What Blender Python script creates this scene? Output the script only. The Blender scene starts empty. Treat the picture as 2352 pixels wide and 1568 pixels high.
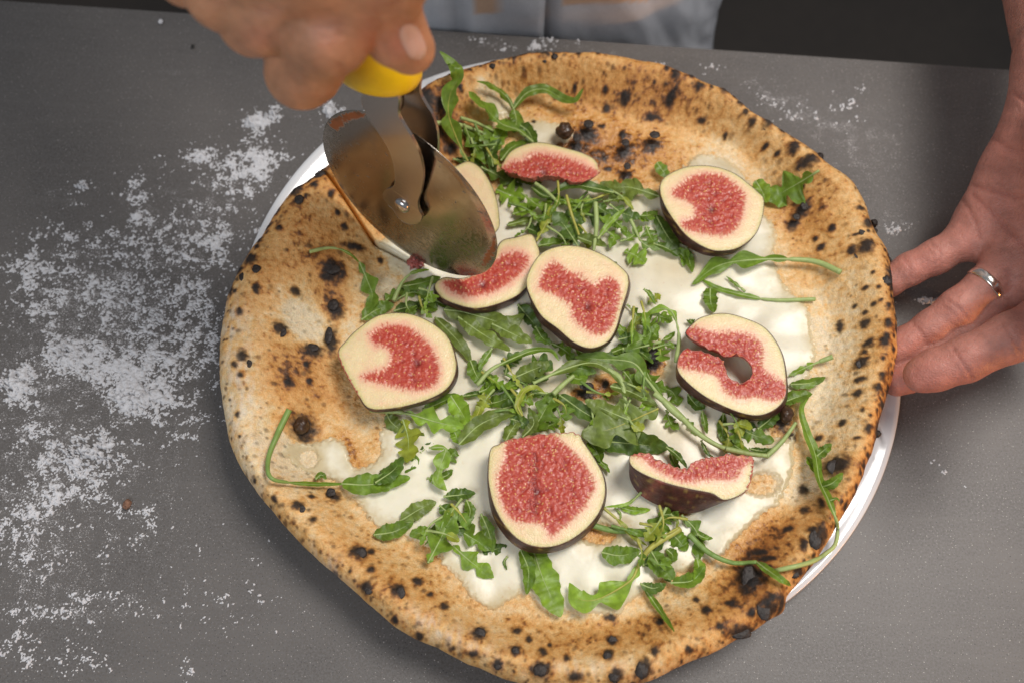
import bpy, math, random
import numpy as np
from mathutils import Vector
from mathutils.geometry import delaunay_2d_cdt

random.seed(7); RNG = np.random.default_rng(7)
SC = bpy.context.scene
COL = SC.collection

# ------------------------------------------------------------------ camera
CAMH = 0.474; PITCH = math.radians(67.5); FOC = 35.0
cd = bpy.data.cameras.new('camera'); cam = bpy.data.objects.new('camera', cd); COL.objects.link(cam)
cam.location = (0, 0, CAMH); cam.rotation_euler = (math.radians(90) - PITCH, 0, 0)
cd.lens = FOC; cd.sensor_width = 36; cd.clip_start = 0.01; cd.clip_end = 50
cd.dof.use_dof = True; cd.dof.focus_distance = 0.462; cd.dof.aperture_fstop = 6.3
SC.camera = cam
# ------------------------------------------------------------------ world and lamps
world = bpy.data.worlds.new('World'); SC.world = world; world.use_nodes = True
wb = world.node_tree.nodes['Background']; wb.inputs[0].default_value = (0.62, 0.66, 0.72, 1); wb.inputs[1].default_value = 0.31
SC.view_settings.view_transform = 'Standard'; SC.view_settings.look = 'None'
SC.view_settings.exposure = 0.0; SC.view_settings.gamma = 1.0
def lamp(name, loc, target, size, power, color, size_y=None):
    l = bpy.data.lights.new(name, 'AREA'); l.energy = power; l.color = color
    l.shape = 'RECTANGLE'; l.size = size; l.size_y = size_y or size
    o = bpy.data.objects.new(name, l); COL.objects.link(o); o.location = loc
    o.rotation_euler = (Vector(target) - Vector(loc)).to_track_quat('-Z', 'Y').to_euler()
    return o
lamp('ceiling_lamp', (0.52, 0.42, 1.35), (0.02, 0.2, 0), 0.50, 17.5, (1.0, 0.955, 0.90))
lamp('fill_light', (-0.6, -0.7, 1.1), (0.0, 0.35, 0), 0.7, 8.5, (0.90, 0.95, 1.0))  # unseen fill at front left, added to brighten the jacket front
lamp('oven_glow', (0.60, -0.12, 0.055), (0.15, 0.18, 0.03), 0.20, 1.3, (1.0, 0.42, 0.10), 0.08)

# ------------------------------------------------------------------ pixel <-> place helpers (photo at 2352 px width)
FPX = 2352 * FOC / 36
FW = np.array([0, math.cos(PITCH), -math.sin(PITCH)]); UP = np.array([0, math.sin(PITCH), math.cos(PITCH)]); CO = np.array([0, 0, CAMH])
def rays(x, y):
    x = np.asarray(x, float); y = np.asarray(y, float)
    u = (x - 1176) / FPX; v = (784 - y) / FPX
    return np.stack([u, FW[1] + v * UP[1], FW[2] + v * UP[2]], -1)
def W(x, y, z):
    d = rays(x, y); z = np.asarray(z, float); t = (z - CAMH) / d[..., 2]
    return CO + d * t[..., None]
def toD(P):
    d = np.asarray(P) - CO; z = d @ FW
    return 1176 + FPX * d[..., 0] / z, 784 - FPX * (d @ UP) / z
def onplane(x, y, c, n):
    d = rays(x, y); t = ((c - CO) @ n) / (d @ n); return CO + d * t[..., None]

# ------------------------------------------------------------------ noise
def _h(ix, iy, iz, s):
    n = (ix.astype(np.int64) * 374761393 + iy.astype(np.int64) * 668265263 + iz * 2147483647 + s * 974634777)
    n = (n ^ (n >> 13)) * 1274126177; n = n ^ (n >> 16)
    return (n & 0xffff) / 65535.0
def n2(x, y, s=0):
    x0 = np.floor(x); y0 = np.floor(y); fx = x - x0; fy = y - y0
    def g(ox, oy):
        a = _h(x0 + ox, y0 + oy, 0, s) * 6.28318
        return np.cos(a) * (fx - ox) + np.sin(a) * (fy - oy)
    ux = fx * fx * fx * (fx * (fx * 6 - 15) + 10); uy = fy * fy * fy * (fy * (fy * 6 - 15) + 10)
    a = g(0, 0); b = g(1, 0); c = g(0, 1); d = g(1, 1)
    return (a + (b - a) * ux + (c - a) * uy + (a - b - c + d) * ux * uy) * 1.5
def fbm(x, y, s=0, o=4, gain=.5):
    r = 0; a = 1; t = 0
    for i in range(o):
        r = r + a * n2(x * 2 ** i + 13.7 * i, y * 2 ** i + 7.1 * i, s + i); t += a; a *= gain
    return r / t
def worley(x, y, s=0):
    x0 = np.floor(x); y0 = np.floor(y); best = np.full(x.shape, 9.); sec = best.copy(); idv = np.zeros(x.shape)
    for i in (-1, 0, 1):
        for j in (-1, 0, 1):
            cx = x0 + i; cy = y0 + j
            px = cx + _h(cx, cy, 0, s); py = cy + _h(cx, cy, 0, s + 5)
            d = np.hypot(px - x, py - y); m = d < best
            sec = np.where(m, best, np.minimum(sec, d)); idv = np.where(m, _h(cx, cy, 0, s + 9), idv); best = np.where(m, d, best)
    return best, sec, idv
def sst(a, b, x):
    t = np.clip((x - a) / (b - a), 0, 1); return t * t * (3 - 2 * t)
def mix(a, b, t): return a + (b - a) * t[..., None]

# ------------------------------------------------------------------ polygons
def smooth_closed(P, n=400):
    P = np.asarray(P, float); m = len(P); out = []
    seg = np.linalg.norm(np.roll(P, -1, 0) - P, axis=1); cum = np.r_[0, np.cumsum(seg)]
    for q in np.linspace(0, cum[-1], n, endpoint=False):
        i = min(np.searchsorted(cum, q, 'right') - 1, m - 1); t = (q - cum[i]) / max(seg[i], 1e-9)
        a, b, c, d = P[i - 1], P[i], P[(i + 1) % m], P[(i + 2) % m]
        out.append(.5 * ((2 * b) + (c - a) * t + (2 * a - 5 * b + 4 * c - d) * t * t + (3 * b - a - 3 * c + d) * t ** 3))
    return np.array(out)
def spline(P, n=40):
    P = np.asarray(P, float)
    if len(P) == 2: P = np.array([P[0], (P[0] + P[1]) / 2, P[1]])
    Q = np.vstack([2 * P[0] - P[1], P, 2 * P[-1] - P[-2]]); seg = np.linalg.norm(np.diff(P[:, :2], axis=0), axis=1)
    cum = np.r_[0, np.cumsum(seg)]; out = []
    for q in np.linspace(0, cum[-1], n):
        i = min(max(np.searchsorted(cum, q, 'right') - 1, 0), len(P) - 2); t = (q - cum[i]) / max(seg[i], 1e-9)
        a, b, c, d = Q[i], Q[i + 1], Q[i + 2], Q[i + 3]
        out.append(.5 * ((2 * b) + (c - a) * t + (2 * a - 5 * b + 4 * c - d) * t * t + (3 * b - a - 3 * c + d) * t ** 3))
    return np.array(out)
def sdist(x, y, P):
    "signed distance, positive inside"
    P = np.asarray(P, float); Q = np.roll(P, -1, 0); best = np.full(x.shape, 1e18); ins = np.zeros(x.shape, bool)
    for (ax, ay), (bx, by) in zip(P, Q):
        ex, ey = bx - ax, by - ay; wx, wy = x - ax, y - ay
        t = np.clip((wx * ex + wy * ey) / (ex * ex + ey * ey + 1e-12), 0, 1)
        best = np.minimum(best, (wx - t * ex) ** 2 + (wy - t * ey) ** 2)
        if abs(ey) > 1e-12: ins ^= ((ay > y) != (by > y)) & (x < ax + (y - ay) * ex / ey)
    d = np.sqrt(best); return np.where(ins, d, -d)
def pdist(x, y, P):
    P = np.asarray(P, float); best = np.full(x.shape, 1e18)
    for (ax, ay), (bx, by) in zip(P[:-1], P[1:]):
        ex, ey = bx - ax, by - ay; wx, wy = x - ax, y - ay
        t = np.clip((wx * ex + wy * ey) / (ex * ex + ey * ey + 1e-12), 0, 1)
        best = np.minimum(best, (wx - t * ex) ** 2 + (wy - t * ey) ** 2)
    return np.sqrt(best)

# ------------------------------------------------------------------ mesh helpers
def mesh(name, V, F, mat, parent=None, cols=None, floats=None, uv=None, smooth=True):
    V = np.asarray(V, np.float32).reshape(-1, 3); me = bpy.data.meshes.new(name)
    if isinstance(F, np.ndarray):
        k = F.shape[1]; me.vertices.add(len(V)); me.vertices.foreach_set('co', V.ravel())
        me.loops.add(F.size); me.loops.foreach_set('vertex_index', F.astype(np.int32).ravel())
        me.polygons.add(len(F)); me.polygons.foreach_set('loop_start', np.arange(0, F.size, k, dtype=np.int32))
        me.update(calc_edges=True)
    else:
        me.from_pydata(V.tolist(), [], F)
    for k_, c in (cols or {}).items():
        a = me.color_attributes.new(k_, 'FLOAT_COLOR', 'POINT'); c = np.asarray(c, np.float32)
        a.data.foreach_set('color', np.c_[c, np.ones(len(c), np.float32)].astype(np.float32).ravel())
    for k_, f in (floats or {}).items():
        a = me.attributes.new(k_, 'FLOAT', 'POINT'); a.data.foreach_set('value', np.asarray(f, np.float32))
    if smooth: me.polygons.foreach_set('use_smooth', np.ones(len(me.polygons), bool))
    me.validate(); me.update()
    if mat: me.materials.append(mat)
    o = bpy.data.objects.new(name, me); COL.objects.link(o)
    if parent: o.parent = parent
    return o
def tag(o, label=None, cat=None, group=None, kind=None):
    for k, v in (('label', label), ('category', cat), ('group', group), ('kind', kind)):
        if v: o[k] = v
    return o
def empty(name, loc=(0, 0, 0), **kw):
    e = bpy.data.objects.new(name, None); COL.objects.link(e); e.location = loc; e.empty_display_size = .02
    return tag(e, **kw)
def attach(o, root):
    "keep world place, hang under root"
    o.parent = root; o.matrix_parent_inverse = root.matrix_basis.inverted(); return o
def gridfaces(nr, nc, closed=False):
    i = np.arange(nr - 1)[:, None]; j = np.arange(nc if closed else nc - 1)[None, :]; j2 = (j + 1) % nc
    return np.stack([i * nc + j, i * nc + j2, (i + 1) * nc + j2, (i + 1) * nc + j], -1).reshape(-1, 4)
def tube(C, R, n=8, cap=True):
    C = np.asarray(C, float); m = len(C); R = np.broadcast_to(R, (m,)); T = np.gradient(C, axis=0); T /= np.linalg.norm(T, axis=1)[:, None] + 1e-12
    ref = np.array([0, 0, 1.]) if abs(T[0][2]) < .9 else np.array([1., 0, 0]); V = []
    for i in range(m):
        s = np.cross(T[i], ref); s /= np.linalg.norm(s) + 1e-9; u = np.cross(s, T[i]); ref = u
        a = np.linspace(0, 2 * np.pi, n, endpoint=False)
        V.append(C[i] + R[i] * (np.cos(a)[:, None] * s + np.sin(a)[:, None] * u))
    F = [tuple(f) for f in gridfaces(m, n, True)]
    if cap: F += [tuple(range(n))[::-1], tuple(range((m - 1) * n, m * n))]
    return np.concatenate(V), F

# ------------------------------------------------------------------ materials
def mat(name, base=(.5, .5, .5), rough=.5, metal=0, attr=None, sss=0, sssr=(1, .4, .2), sscale=.002, spec=.5, coat=0,
        noise=None, bump=None, rattr=None, trans=0, coat_r=.1):
    """noise: list of (scale, amount, detail) multiplying the colour; bump: list of (scale, strength m, detail)"""
    m = bpy.data.materials.new(name); m.use_nodes = True; nt = m.node_tree; N = nt.nodes; L = nt.links; b = N['Principled BSDF']
    b.inputs['Roughness'].default_value = rough; b.inputs['Metallic'].default_value = metal
    b.inputs['Specular IOR Level'].default_value = spec; b.inputs['Coat Weight'].default_value = coat; b.inputs['Coat Roughness'].default_value = coat_r
    if sss:
        b.inputs['Subsurface Weight'].default_value = sss; b.inputs['Subsurface Radius'].default_value = sssr; b.inputs['Subsurface Scale'].default_value = sscale
    tc = N.new('ShaderNodeTexCoord')
    if attr:
        a = N.new('ShaderNodeAttribute'); a.attribute_name = attr; col = a.outputs['Color']
    else:
        r = N.new('ShaderNodeRGB'); r.outputs[0].default_value = (*base, 1); col = r.outputs[0]
    for i, (sc, am, de) in enumerate(noise or []):
        n = N.new('ShaderNodeTexNoise'); n.inputs['Scale'].default_value = sc; n.inputs['Detail'].default_value = de
        L.new(tc.outputs['Object'], n.inputs['Vector'])
        mr = N.new('ShaderNodeMapRange'); mr.inputs[1].default_value = .25; mr.inputs[2].default_value = .75
        mr.inputs[3].default_value = 1 - am; mr.inputs[4].default_value = 1 + am; L.new(n.outputs['Fac'], mr.inputs[0])
        v = N.new('ShaderNodeVectorMath'); v.operation = 'SCALE'; L.new(col, v.inputs[0]); L.new(mr.outputs[0], v.inputs['Scale']); col = v.outputs[0]
    L.new(col, b.inputs['Base Color'])
    if rattr:
        a = N.new('ShaderNodeAttribute'); a.attribute_name = rattr; L.new(a.outputs['Fac'], b.inputs['Roughness'])
    nrm = None
    for (sc, st, de) in (bump or []):
        n = N.new('ShaderNodeTexNoise'); n.inputs['Scale'].default_value = sc; n.inputs['Detail'].default_value = de
        L.new(tc.outputs['Object'], n.inputs['Vector'])
        bp = N.new('ShaderNodeBump'); bp.inputs['Strength'].default_value = 1; bp.inputs['Distance'].default_value = st
        L.new(n.outputs['Fac'], bp.inputs['Height'])
        if nrm: L.new(nrm, bp.inputs['Normal'])
        nrm = bp.outputs[0]
    if nrm: L.new(nrm, b.inputs['Normal'])
    if trans:
        out = N['Material Output']; t = N.new('ShaderNodeBsdfTranslucent'); v = N.new('ShaderNodeVectorMath'); v.operation = 'MULTIPLY'
        v.inputs[1].default_value = (1.3, 1.5, .5); L.new(col, v.inputs[0]); L.new(v.outputs[0], t.inputs[0])
        ms = N.new('ShaderNodeMixShader'); ms.inputs[0].default_value = trans
        L.new(b.outputs[0], ms.inputs[1]); L.new(t.outputs[0], ms.inputs[2]); L.new(ms.outputs[0], out.inputs[0])
    return m

# ================================================================== WORKTOP
E0 = W(0, 2, 0); E1 = W(2345, 163, 0); ED = (E1 - E0) / np.linalg.norm(E1 - E0); EN = np.array([-ED[1], ED[0], 0])  # EN points away from the camera
def topmat():
    m = mat('worktop_stone', rough=.42, spec=.45); nt = m.node_tree; N = nt.nodes; L = nt.links; b = N['Principled BSDF']
    tc = N.new('ShaderNodeTexCoord')
    def noise(s, d, mn, mx, lo=0, hi=1, rg=.5):
        n = N.new('ShaderNodeTexNoise'); n.inputs['Scale'].default_value = s; n.inputs['Detail'].default_value = d; n.inputs['Roughness'].default_value = rg
        L.new(tc.outputs['Object'], n.inputs['Vector']); r = N.new('ShaderNodeMapRange')
        for k, v in zip((1, 2, 3, 4), (mn, mx, lo, hi)): r.inputs[k].default_value = v
        L.new(n.outputs['Fac'], r.inputs[0]); return r.outputs[0], n.outputs['Fac']
    def mx(fac, a, bb):
        q = N.new('ShaderNodeMix'); q.data_type = 'RGBA'; L.new(fac, q.inputs['Factor'])
        for s, i in ((a, 6), (bb, 7)):
            if isinstance(s, tuple): q.inputs[i].default_value = (*s, 1)
            else: L.new(s, q.inputs[i])
        return q.outputs[2]
    big, _ = noise(7, 3, .3, .7)
    c = mx(big, (.074, .065, .059), (.122, .109, .100))
    st_, _ = noise(30, 6, .40, .72, 0, .6, .7); c = mx(st_, c, (.140, .124, .112))
    st2, _ = noise(17, 5, .45, .7, 0, .6, .6); c = mx(st2, c, (.078, .070, .066))
    mpp = N.new('ShaderNodeMapping'); mpp.inputs['Rotation'].default_value = (0, 0, .5); mpp.inputs['Scale'].default_value = (6, 70, 1); L.new(tc.outputs['Object'], mpp.inputs[0])
    sn = N.new('ShaderNodeTexNoise'); sn.inputs['Scale'].default_value = 2.2; sn.inputs['Detail'].default_value = 5; sn.inputs['Roughness'].default_value = .65; L.new(mpp.outputs[0], sn.inputs['Vector'])
    sr_ = N.new('ShaderNodeMapRange'); sr_.inputs[1].default_value = .52; sr_.inputs[2].default_value = .8; sr_.inputs[4].default_value = .5; L.new(sn.outputs['Fac'], sr_.inputs[0]); c = mx(sr_.outputs[0], c, (.165, .150, .140))
    mid, _ = noise(900, 2, .35, .65)
    c = mx(mid, c, (.128, .119, .115))
    dk, _ = noise(1300, 1, .66, .72); c = mx(dk, c, (.045, .042, .045))
    lt, _ = noise(1150, 1, .695, .73); c = mx(lt, c, (.36, .33, .31))
    # fine flour film, spread at the rear as painted light: speckle whose density follows the painted dust attribute
    a = N.new('ShaderNodeAttribute'); a.attribute_name = 'dust_light'
    sp, raw = noise(1050, 4, 0, 1, rg=.85)
    cl, raw2 = noise(160, 3, 0, 1, rg=.6)
    m1 = N.new('ShaderNodeMath'); m1.operation = 'MULTIPLY_ADD'; L.new(raw2, m1.inputs[0]); m1.inputs[1].default_value = .38; L.new(raw, m1.inputs[2])
    m2 = N.new('ShaderNodeMath'); m2.operation = 'MULTIPLY_ADD'; L.new(a.outputs['Fac'], m2.inputs[0]); m2.inputs[1].default_value = .36; L.new(m1.outputs[0], m2.inputs[2])
    r = N.new('ShaderNodeMapRange'); r.inputs[1].default_value = .95; r.inputs[2].default_value = 1.02; r.inputs[4].default_value = .95; L.new(m2.outputs[0], r.inputs[0])
    c = mx(r.outputs[0], c, (.50, .48, .48))
    L.new(c, b.inputs['Base Color'])
    rr = N.new('ShaderNodeMapRange'); rr.inputs[3].default_value = .40; rr.inputs[4].default_value = .9; L.new(r.outputs[0], rr.inputs[0]); L.new(rr.outputs[0], b.inputs['Roughness'])
    bp = N.new('ShaderNodeBump'); bp.inputs['Distance'].default_value = .00012; L.new(raw, bp.inputs['Height']); L.new(bp.outputs[0], b.inputs['Normal'])
    return m
def gsum(x, y, L):
    r = np.zeros(np.shape(x))
    for (cx, cy, rx, ry, a, *rot) in L:
        t = math.radians(rot[0]) if rot else 0; dx = x - cx; dy = y - cy
        u = dx * math.cos(t) + dy * math.sin(t); v = -dx * math.sin(t) + dy * math.cos(t)
        r = r + a * np.exp(-(u / rx) ** 2 - (v / ry) ** 2)
    return r
DUST_LIGHT = [(1900, 260, 560, 130, .30, 8), (2150, 560, 260, 200, .2), (250, 700, 330, 260, .75), (80, 1150, 260, 330, .70), (480, 450, 170, 120, .5), (420, 1150, 150, 220, .42), (250, 1400, 330, 130, .35),  # broad rear entries paint the brighter light there, the rest is flour
        (560, 1380, 150, 120, .15), (600, 230, 220, 90, .32), (330, 165, 220, 12, .45, -1), (420, 190, 60, 15, .45, 35), (90, 440, 160, 50, .3),
        (300, 290, 60, 40, .3), (1150, 105, 190, 22, .6, 4), (1420, 130, 150, 30, .5, 8), (1720, 200, 130, 60, .34, 25), (1850, 260, 130, 35, .30, 30),
        (1980, 400, 120, 110, .35, 40), (2060, 520, 60, 60, .45), (2130, 690, 70, 25, .6, 5), (2160, 1080, 110, 12, .45, 32), (2250, 1000, 160, 90, .18), (2000, 300, 260, 160, .22),
        (2110, 1240, 60, 60, .1), (1640, 1530, 200, 40, .1), (880, 120, 300, 60, .18)]
FB = [(30, 880, 70, 50, 1.1), (150, 815, 48, 38, 1.1), (310, 915, 60, 46, 1.15), (240, 850, 90, 60, .8), (200, 1040, 110, 70, .9), (130, 1130, 120, 60, .62), (60, 980, 60, 60, .6),
      (400, 880, 120, 80, .62), (330, 760, 150, 90, .66), (450, 700, 60, 90, .6), (200, 660, 180, 60, .66), (320, 560, 160, 60, .62), (320, 450, 40, 70, .8),
      (190, 435, 35, 22, .9), (560, 400, 90, 60, .7), (600, 350, 60, 60, .66), (460, 360, 50, 40, .75), (620, 265, 45, 20, .95, -28), (580, 285, 25, 20, 1.0), (760, 260, 40, 28, 1.0),
      (500, 540, 90, 90, .62), (60, 600, 80, 30, .66), (60, 720, 80, 70, .5), (130, 540, 90, 30, .5), (40, 1210, 90, 70, .7), (100, 1290, 70, 50, .5), (180, 1395, 60, 35, .72),
      (60, 1395, 60, 40, .55), (50, 1490, 110, 50, .62), (420, 1540, 30, 22, .7), (190, 1520, 70, 40, .6), (320, 1180, 90, 50, .48), (300, 1390, 80, 30, .4), (420, 1000, 70, 60, .5), (330, 1240, 60, 20, .4), (250, 1270, 60, 30, .4),
      (500, 800, 25, 60, .5), (540, 1250, 90, 60, .1), (600, 1400, 120, 60, .3), (450, 1380, 80, 60, .38)]
nx, ny = 420, 330
sx = np.linspace(-.75, .85, nx); ty = np.linspace(0, -1.15, ny)
SX, TY = np.meshgrid(sx, ty)
P = np.zeros((ny, nx, 3)); mid = (E0 + E1) / 2
P[..., :2] = mid[:2] + SX[..., None] * ED[:2] + TY[..., None] * EN[:2]
dx_, dy_ = toD(P); ok = ((P - CO) @ FW) > .1
dust_light = np.where(ok, np.clip(gsum(dx_, dy_, DUST_LIGHT) * .66 + .10 * np.clip(gsum(dx_, dy_, [(a_, b_, c_ * 1.25, d_ * 1.25, e_, *g_) for a_, b_, c_, d_, e_, *g_ in FB]), 0, 1), 0, 1), 0)
worktop = mesh('worktop', P.reshape(-1, 3), gridfaces(ny, nx)[:, ::-1], topmat(), floats={'dust_light': dust_light.ravel()})
tag(worktop, 'dark grey speckled stone worktop dusted with flour', kind='structure')
# slab edge
q = [mid + a * ED + b * EN for a, b in ((-.75, 0), (.85, 0), (.85, -1.15), (-.75, -1.15))]
V = [np.r_[p[:2], z] for z in (-.0005, -.03) for p in q]
slab_m = mat('worktop_edge', (.11, .105, .10), .4, noise=[(900, .3, 2)])
mesh('worktop_edge', V, [(0, 1, 5, 4), (1, 2, 6, 5), (2, 3, 7, 6), (3, 0, 4, 7), (7, 6, 5, 4)], slab_m, parent=worktop, smooth=False)
fl = mesh('floor', [(-4, -3, -.9), (4, -3, -.9), (4, 6, -.9), (-4, 6, -.9)], [(0, 1, 2, 3)], mat('floor_tile', (.030, .023, .018), .6, noise=[(3, .35, 3), (40, .1, 2)]))
tag(fl, 'dark brown floor beyond the worktop', kind='structure')
# lower cabinet under the worktop
bm_ = [mid + a * ED + b * EN for a, b in ((-.74, -.03), (.84, -.03), (.84, -1.1), (-.74, -1.1))]
V = [np.r_[p[:2], z] for z in (-.031, -.9) for p in bm_]
cb = mesh('counter_base', V, [(0, 1, 5, 4), (1, 2, 6, 5), (2, 3, 7, 6), (3, 0, 4, 7)], mat('cabinet_paint', (.02, .02, .02), .5), smooth=False)
tag(cb, 'dark base cabinet carrying the stone worktop', kind='structure')

# ------------------------------------------------------------------ flour: low heaps and clumps
def flour(name, x0, x1, y0, y1, blobs, res, seed, thr, label):
    c = W(np.array([x0, x1, x0, x1]), np.array([y0, y0, y1, y1]), 0)
    xa = np.arange(c[:, 0].min(), c[:, 0].max(), res); ya = np.arange(c[:, 1].min(), c[:, 1].max(), res)
    X, Y = np.meshgrid(xa, ya); PP = np.stack([X, Y, X * 0], -1); dx, dy = toD(PP)
    dens = np.clip(gsum(dx, dy, blobs), 0, 1.15)
    s = 1000.
    wx = X * s + 1.6 * fbm(X * s / 3, Y * s / 3, seed + 50, 2); wy = Y * s + 1.6 * fbm(X * s / 3 + 40, Y * s / 3, seed + 60, 2)
    n = .52 * fbm(wx / 9, wy / 8, seed, 5, .62) + .34 * fbm(wx / 2.4, wy / 2.4, seed + 9, 3, .6) + .26 * n2(wx / .85, wy / .85, seed + 15)
    f = n * 1.55 - thr + dens * .70
    f = np.where(dens < .04, -1, f)
    hgt = np.clip(f, -.03, 1); Z = np.where(hgt > 0, .00025 + .0026 * hgt ** .8, -.0002) + np.where(hgt > 0, .00035 * fbm(X * s / .9, Y * s / .9, seed + 3, 2), 0)
    # real lumps
    for (cx, cy, rx, ry, a, *r) in [b for b in blobs if b[4] >= .9]:
        g = gsum(dx, dy, [(cx, cy, rx * .55, ry * .55, 1)]); Z += np.where(hgt > 0, g * .0022, 0)
    m = f > 0; fm = m[:-1, :-1] | m[1:, :-1] | m[:-1, 1:] | m[1:, 1:]
    F = gridfaces(*X.shape)[fm.ravel()]
    used = np.unique(F); mp = np.zeros(X.size, np.int64); mp[used] = np.arange(len(used))
    V = np.stack([X, Y, Z], -1).reshape(-1, 3)[used]
    o = mesh(name, V, mp[F], flour_m)
    return tag(o, label, 'flour', kind='stuff')
flour_m = mat('flour_powder', (.60, .59, .605), .95, spec=.1, bump=[(2500, .0002, 2)], noise=[(500, .05, 2)])
flour('flour_dusting', -120, 690, 215, 1620, FB, .00042, 3, .64, 'white flour scattered in heaps over the left of the worktop')
flour('flour_dusting', 940, 2000, 75, 330, [(1110, 92, 30, 9, .62), (1260, 100, 60, 12, .5), (1200, 110, 60, 12, .5), (1510, 158, 30, 10, .6), (1640, 160, 40, 12, .5), (1760, 235, 60, 22, .5, 25), (1850, 265, 60, 18, .55, 25), (1950, 240, 60, 40, .35)], .0006, 31, .60,
      'faint flour traces along the back edge of the worktop')
flour('flour_dusting', 2010, 2352, 480, 1200, [(2060, 525, 30, 14, .85), (2120, 690, 60, 10, .62), (2170, 690, 40, 8, .6), (2140, 1060, 25, 6, .62, 35), (2190, 1100, 40, 5, .6, 32), (2250, 740, 30, 30, .3)], .0005, 43, .60,
      'thin flour streaks beside the hand on the right of the worktop')

def lump(name, c, r, m, parent=None, seed=0, amp=.25, freq=2., n=20, squash=1., nrm=None, cols=None):
    """noisy ellipsoid; r = (rx, ry, rz)"""
    th = np.linspace(0, np.pi, n); ph = np.linspace(0, 2 * np.pi, 2 * n, endpoint=False); T, Ph = np.meshgrid(th, ph, indexing='ij')
    u = np.stack([np.sin(T) * np.cos(Ph), np.sin(T) * np.sin(Ph), np.cos(T)], -1)
    d = 1 + amp * (fbm(u[..., 0] * freq + seed, u[..., 1] * freq + u[..., 2] * 1.3 * freq, seed, 3))
    V = u * d[..., None] * np.array(r) + np.array(c)
    return mesh(name, V.reshape(-1, 3), gridfaces(n, 2 * n, True)[:, ::-1], m, parent)
o = lump('crumb', W(822, 1650 / 1.2755, .001), (.0028, .0018, .0013), flour_m, seed=4, amp=.5)
o = tag(o, 'small white fleck of flour dough lying alone left of the crust', 'crumb')
crumb_m = mat('crumb_brown', (.20, .10, .06), .8, noise=[(800, .4, 3)])
tag(lump('crumb', W(292, 1157, .0015), (.0018, .0024, .0014), crumb_m, seed=9, amp=.5), 'tiny brown crumb lying in the flour at lower left', 'crumb')
tag(lump('crumb', W(369, 50, .001), (.0014, .0016, .001), flour_m, seed=11, amp=.4), 'tiny white flour crumb near the back edge of the worktop', 'crumb')
tag(lump('crumb', W(442, 107, .001), (.0009, .0013, .0007), mat('burnt_speck', (.02, .018, .015), .7), seed=12, amp=.4), 'tiny black burnt speck on the bare worktop left of the hand', 'crumb')

# ================================================================== PLATE
PC = np.array([.0298, .2019])
prof = [(0, .0045), (.10, .0045), (.118, .0055), (.132, .0095), (.150, .0125), (.161, .0146), (.1652, .0158), (.1670, .0155), (.1675, .0144), (.1658, .0132), (.150, .0100), (.120, .0030), (.108, .0012), (.100, .0008), (0, .0012)]
prof = spline([(a, b, 0) for a, b in prof], 130)[:, :2]
n = 256; a = np.linspace(0, 2 * np.pi, n, endpoint=False)
V = np.stack([PC[0] + prof[:, 0][:, None] * np.cos(a), PC[1] + prof[:, 0][:, None] * np.sin(a), np.repeat(prof[:, 1][:, None], n, 1)], -1)
rdp = np.broadcast_to(prof[:, 0][:, None], V.shape[:2]); V[..., 2] = np.maximum(V[..., 2] + sst(.142, .166, rdp) * (-.05 * (V[..., 0] - .026) - .03 * (V[..., 1] - .2)), .0006 + .00005 * np.arange(len(prof))[::-1, None])
dx, dy = toD(V)
sc_ = gsum(dx, dy, [(2022, 985, 10, 42, 1, 8), (2012, 1055, 9, 30, .5, 12), (2040, 870, 6, 18, .4), (705, 560, 20, 30, .2)])
st = fbm(V[..., 0] * 700, V[..., 1] * 190, 5, 3)
sc_ = np.clip(sst(.02, .28, st) * sc_ * 1.4, 0, 1)
pcol = mix(np.broadcast_to([.64, .645, .66], V.shape), np.array([.06, .055, .05]), sc_ * .85)
plate_m = mat('white_porcelain', attr='col', rough=.16, coat=.3, spec=.5, noise=[(30, .02, 2)])
plate = mesh('plate', V.reshape(-1, 3), gridfaces(len(prof), n, True)[:, ::-1], plate_m, cols={'col': pcol.reshape(-1, 3)})
tag(plate, 'round white porcelain plate with dark scuffs on its right rim, under the pizza', 'plate')

# ================================================================== PIZZA
OUT = [(870, 285), (930, 240), (985, 203), (1040, 177), (1100, 157), (1180, 139), (1250, 131), (1330, 131), (1420, 140), (1500, 155), (1568, 177), (1618, 197), (1668, 222), (1721, 261), (1781, 296), (1835, 332), (1865, 352), (1891, 378), (1937, 413), (1963, 437), (1986, 475),
       (1996, 508), (2010, 540), (2024, 563), (2041, 602), (2047, 670), (2052, 716), (2058, 756), (2059, 816), (2048, 870), (2037, 910), (2020, 966), (2006, 1030), (1990, 1065), (1976, 1108), (1953, 1155), (1932, 1190), (1900, 1245), (1878, 1280), (1842, 1328), (1806, 1372),
       (1799, 1405), (1770, 1422), (1731, 1447), (1690, 1470), (1640, 1497), (1568, 1525), (1500, 1560), (1400, 1582), (1300, 1582), (1194, 1568), (1084, 1527), (1010, 1490), (934, 1455), (860, 1398), (784, 1330), (694, 1250), (600, 1142), (540, 1048), (522, 985),
       (508, 900), (505, 820), (510, 760), (520, 700), (540, 650), (565, 600), (600, 550), (630, 500), (660, 460), (700, 430), (740, 398), (800, 345)]
INN = [(1000, 500), (1080, 400), (1140, 320), (1150, 240), (1200, 235), (1300, 245), (1400, 270), (1500, 290), (1600, 320), (1690, 345), (1735, 400), (1785, 490), (1800, 570), (1830, 650), (1872, 700), (1890, 780), (1870, 880), (1850, 960), (1840, 1030), (1825, 1110), (1780, 1160), (1690, 1250), (1600, 1310),
       (1500, 1350), (1420, 1400), (1300, 1410), (1200, 1390), (1110, 1390), (1040, 1310), (960, 1245), (880, 1205), (800, 1120), (720, 1075), (660, 1030), (680, 960), (800, 990), (840, 900), (830, 800), (850, 700), (900, 640), (900, 570), (940, 530)]
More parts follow.
